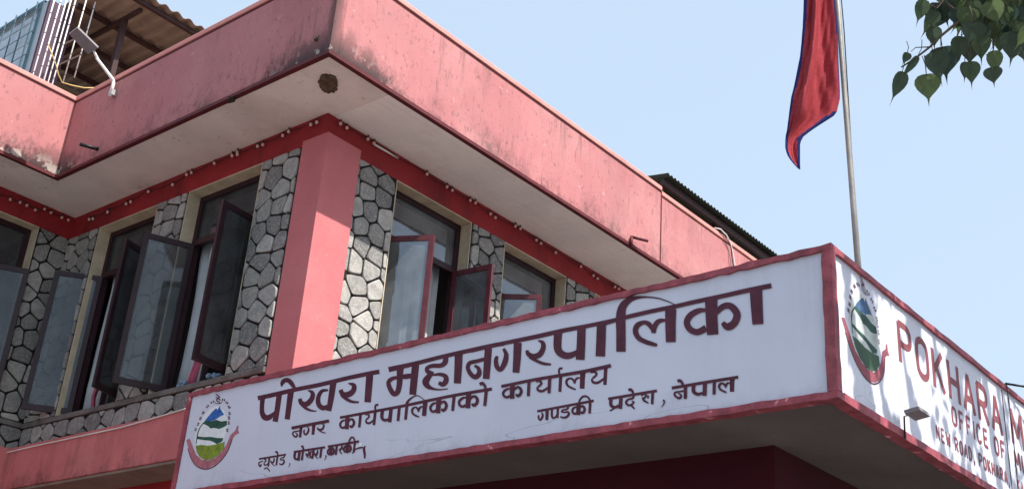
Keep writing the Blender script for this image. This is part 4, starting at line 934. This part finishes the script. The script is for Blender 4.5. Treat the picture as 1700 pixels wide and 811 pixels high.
tocam = lambda P: (Vector(CAM)-P).normalized()
def leaf_px(cx_, cy_, wpx, lpx, tipdx, tone, depth=0.0, yaw=0.0):
    """centre, width, length on the picture; tipdx: sideways run of the tip per unit length"""
    d = D0+depth; sc_ = d/FPX
    b = atp(cx_-tipdx*lpx*.5, cy_-lpx*.5, d); t = atp(cx_+tipdx*lpx*.5, cy_+lpx*.5, d); dn = t-b
    fc = tocam(b); fc = Matrix.Rotation(yaw, 3, 'Z') @ fc
    leaf(cr, b, dn, fc, dn.length*.98, wpx*sc_/max(.3, math.cos(yaw)), tone)
    tw.tube([b+dn*.02, b-dn*.3+Vector((0, 0, .012)), b-dn*.55+Vector((.01*tipdx, .01, .03))], .0018, 5)
for a in ((1540,146,40,42,.1,.75,0,.2),(1568,104,50,48,.15,.1,.05,.2),(1556,110,36,44,.3,.15,-.03,.5),(1490,143,22,44,-.35,.2,0,.5),(1503,97,13,18,-.4,.2,0,.6),(1510,112,12,34,-.75,.25,0,.3),
          (1528,19,22,36,-.25,.35,0,.4),(1553,30,40,44,-.35,.1,.1,.3),(1543,38,22,38,-.5,.25,0,.5),(1550,62,24,32,.1,.25,0,.3),(1568,22,34,34,.3,.05,.1,.2),(1612,122,26,36,.1,.35,0,.4),(1602,118,18,28,0,.2,.03,.7),(1610,84,38,44,0,.2,.1,.2),
          (1592,80,30,36,-.2,.25,0,.4),(1628,80,28,40,.1,.4,0,.4),(1651,104,24,36,.1,.7,0,.3),(1648,126,28,26,.2,.2,0,.3),(1660,70,26,36,0,.6,.1,.5),(1682,78,44,46,-.15,.15,0,.2),(1698,84,30,34,.2,.2,.1,.4),(1676,50,30,32,.1,.1,.1,.4),(1694,58,28,34,.1,.2,.1,.4),(1666,26,24,26,0,.2,.1,.3),(1688,20,30,36,.2,.4,.1,.3)):
    leaf_px(*a)
for i in range(165):       # the dense part of the spray above and right
    x, y = rnd.uniform(1572, 1770), rnd.uniform(-75, 62)
    if y > 66-(x-1572)*-.03 or (x < 1600 and y > 40) or (1640 < x < 1668 and 30 < y < 50): continue
    leaf_px(x, y, rnd.uniform(14, 34), rnd.uniform(24, 40), rnd.uniform(-.8, .8), rnd.random()**.8, rnd.uniform(-.1, .35), rnd.uniform(-.9, .9))
def safe(P):
    x, y, d = px(P)
    return d < 0 or not (-40 < x < 1760 and -60 < y < 860)
def away(P, sp=.0):
    down = Vector((rnd.gauss(0, .35), rnd.gauss(0, .35), -1)); fc = Vector((rnd.gauss(0, .6), -1, rnd.gauss(.2, .5)))
    leaf(cr, P, down, fc, rnd.uniform(.09, .15), rnd.uniform(.08, .13), rnd.random())
# leaves between the sun and the board: crown overhead, outside the frame
GAPS = [(6.36, .05, 3.7, 4.9), (6.62, .035, 4.25, 4.75), (6.80, .035, 3.7, 4.2), (7.02, .05, 3.9, 4.7), (7.22, .045, 3.7, 4.75), (7.36, .035, 4.2, 4.8), (7.52, .045, 3.7, 4.55), (7.78, .04, 4.3, 4.8), (8.05, .05, 4.35, 4.75), (8.45, .05, 4.3, 4.6), (8.75, .06, 3.8, 4.7), (9.05, .05, 3.8, 4.8)]
def cover(x, z):
    for gx, gw, g0, g1 in GAPS:
        if abs(x+.10*(z-4.3)-gx) < gw+.055 and g0 < z < g1: return 0
    if 7.55 < x < 8.15 and z < 4.5: return .06
    if 8.15 <= x < 8.75 and z < 4.22: return .2
    if 6.26 < x < 6.36: return .15
    if 6.95 < x < 7.3: return .6
    if x > 9.2: return .12
    if 6.4 < x < 6.95: return 1.0
    return .8
cnt = 0; tries = 0
while cnt < 1250 and tries < 40000:
    tries += 1
    x, z = rnd.uniform(6.0, 9.6), rnd.uniform(3.7, 4.95)
    if rnd.random() > cover(x, z): continue
    t = rnd.uniform(3.3, 4.6); P = Vector((x, SY, z))+SUN*t+Vector((0, 0, .06))
    if not safe(P): continue
    away(P); cnt += 1
for k_ in range(1500):
    a, b, c_ = rnd.gauss(0, 1), rnd.gauss(0, 1), rnd.gauss(0, .75); P = Vector((8.6+a*1.2, -2.2+b*1.1, 8.0+c_*.9))
    # keep the sun's way to the board open there
    t = (SY-P.y)/SUN.y; H = P+SUN*(t)
    if 6.0 < H.x < 10.2 and 3.5 < H.z < 5.1: continue
    if safe(P): away(P)
tw.build('twig', 'bark', tree, smooth=True)
cr.build('crown', 'leaf', tree)
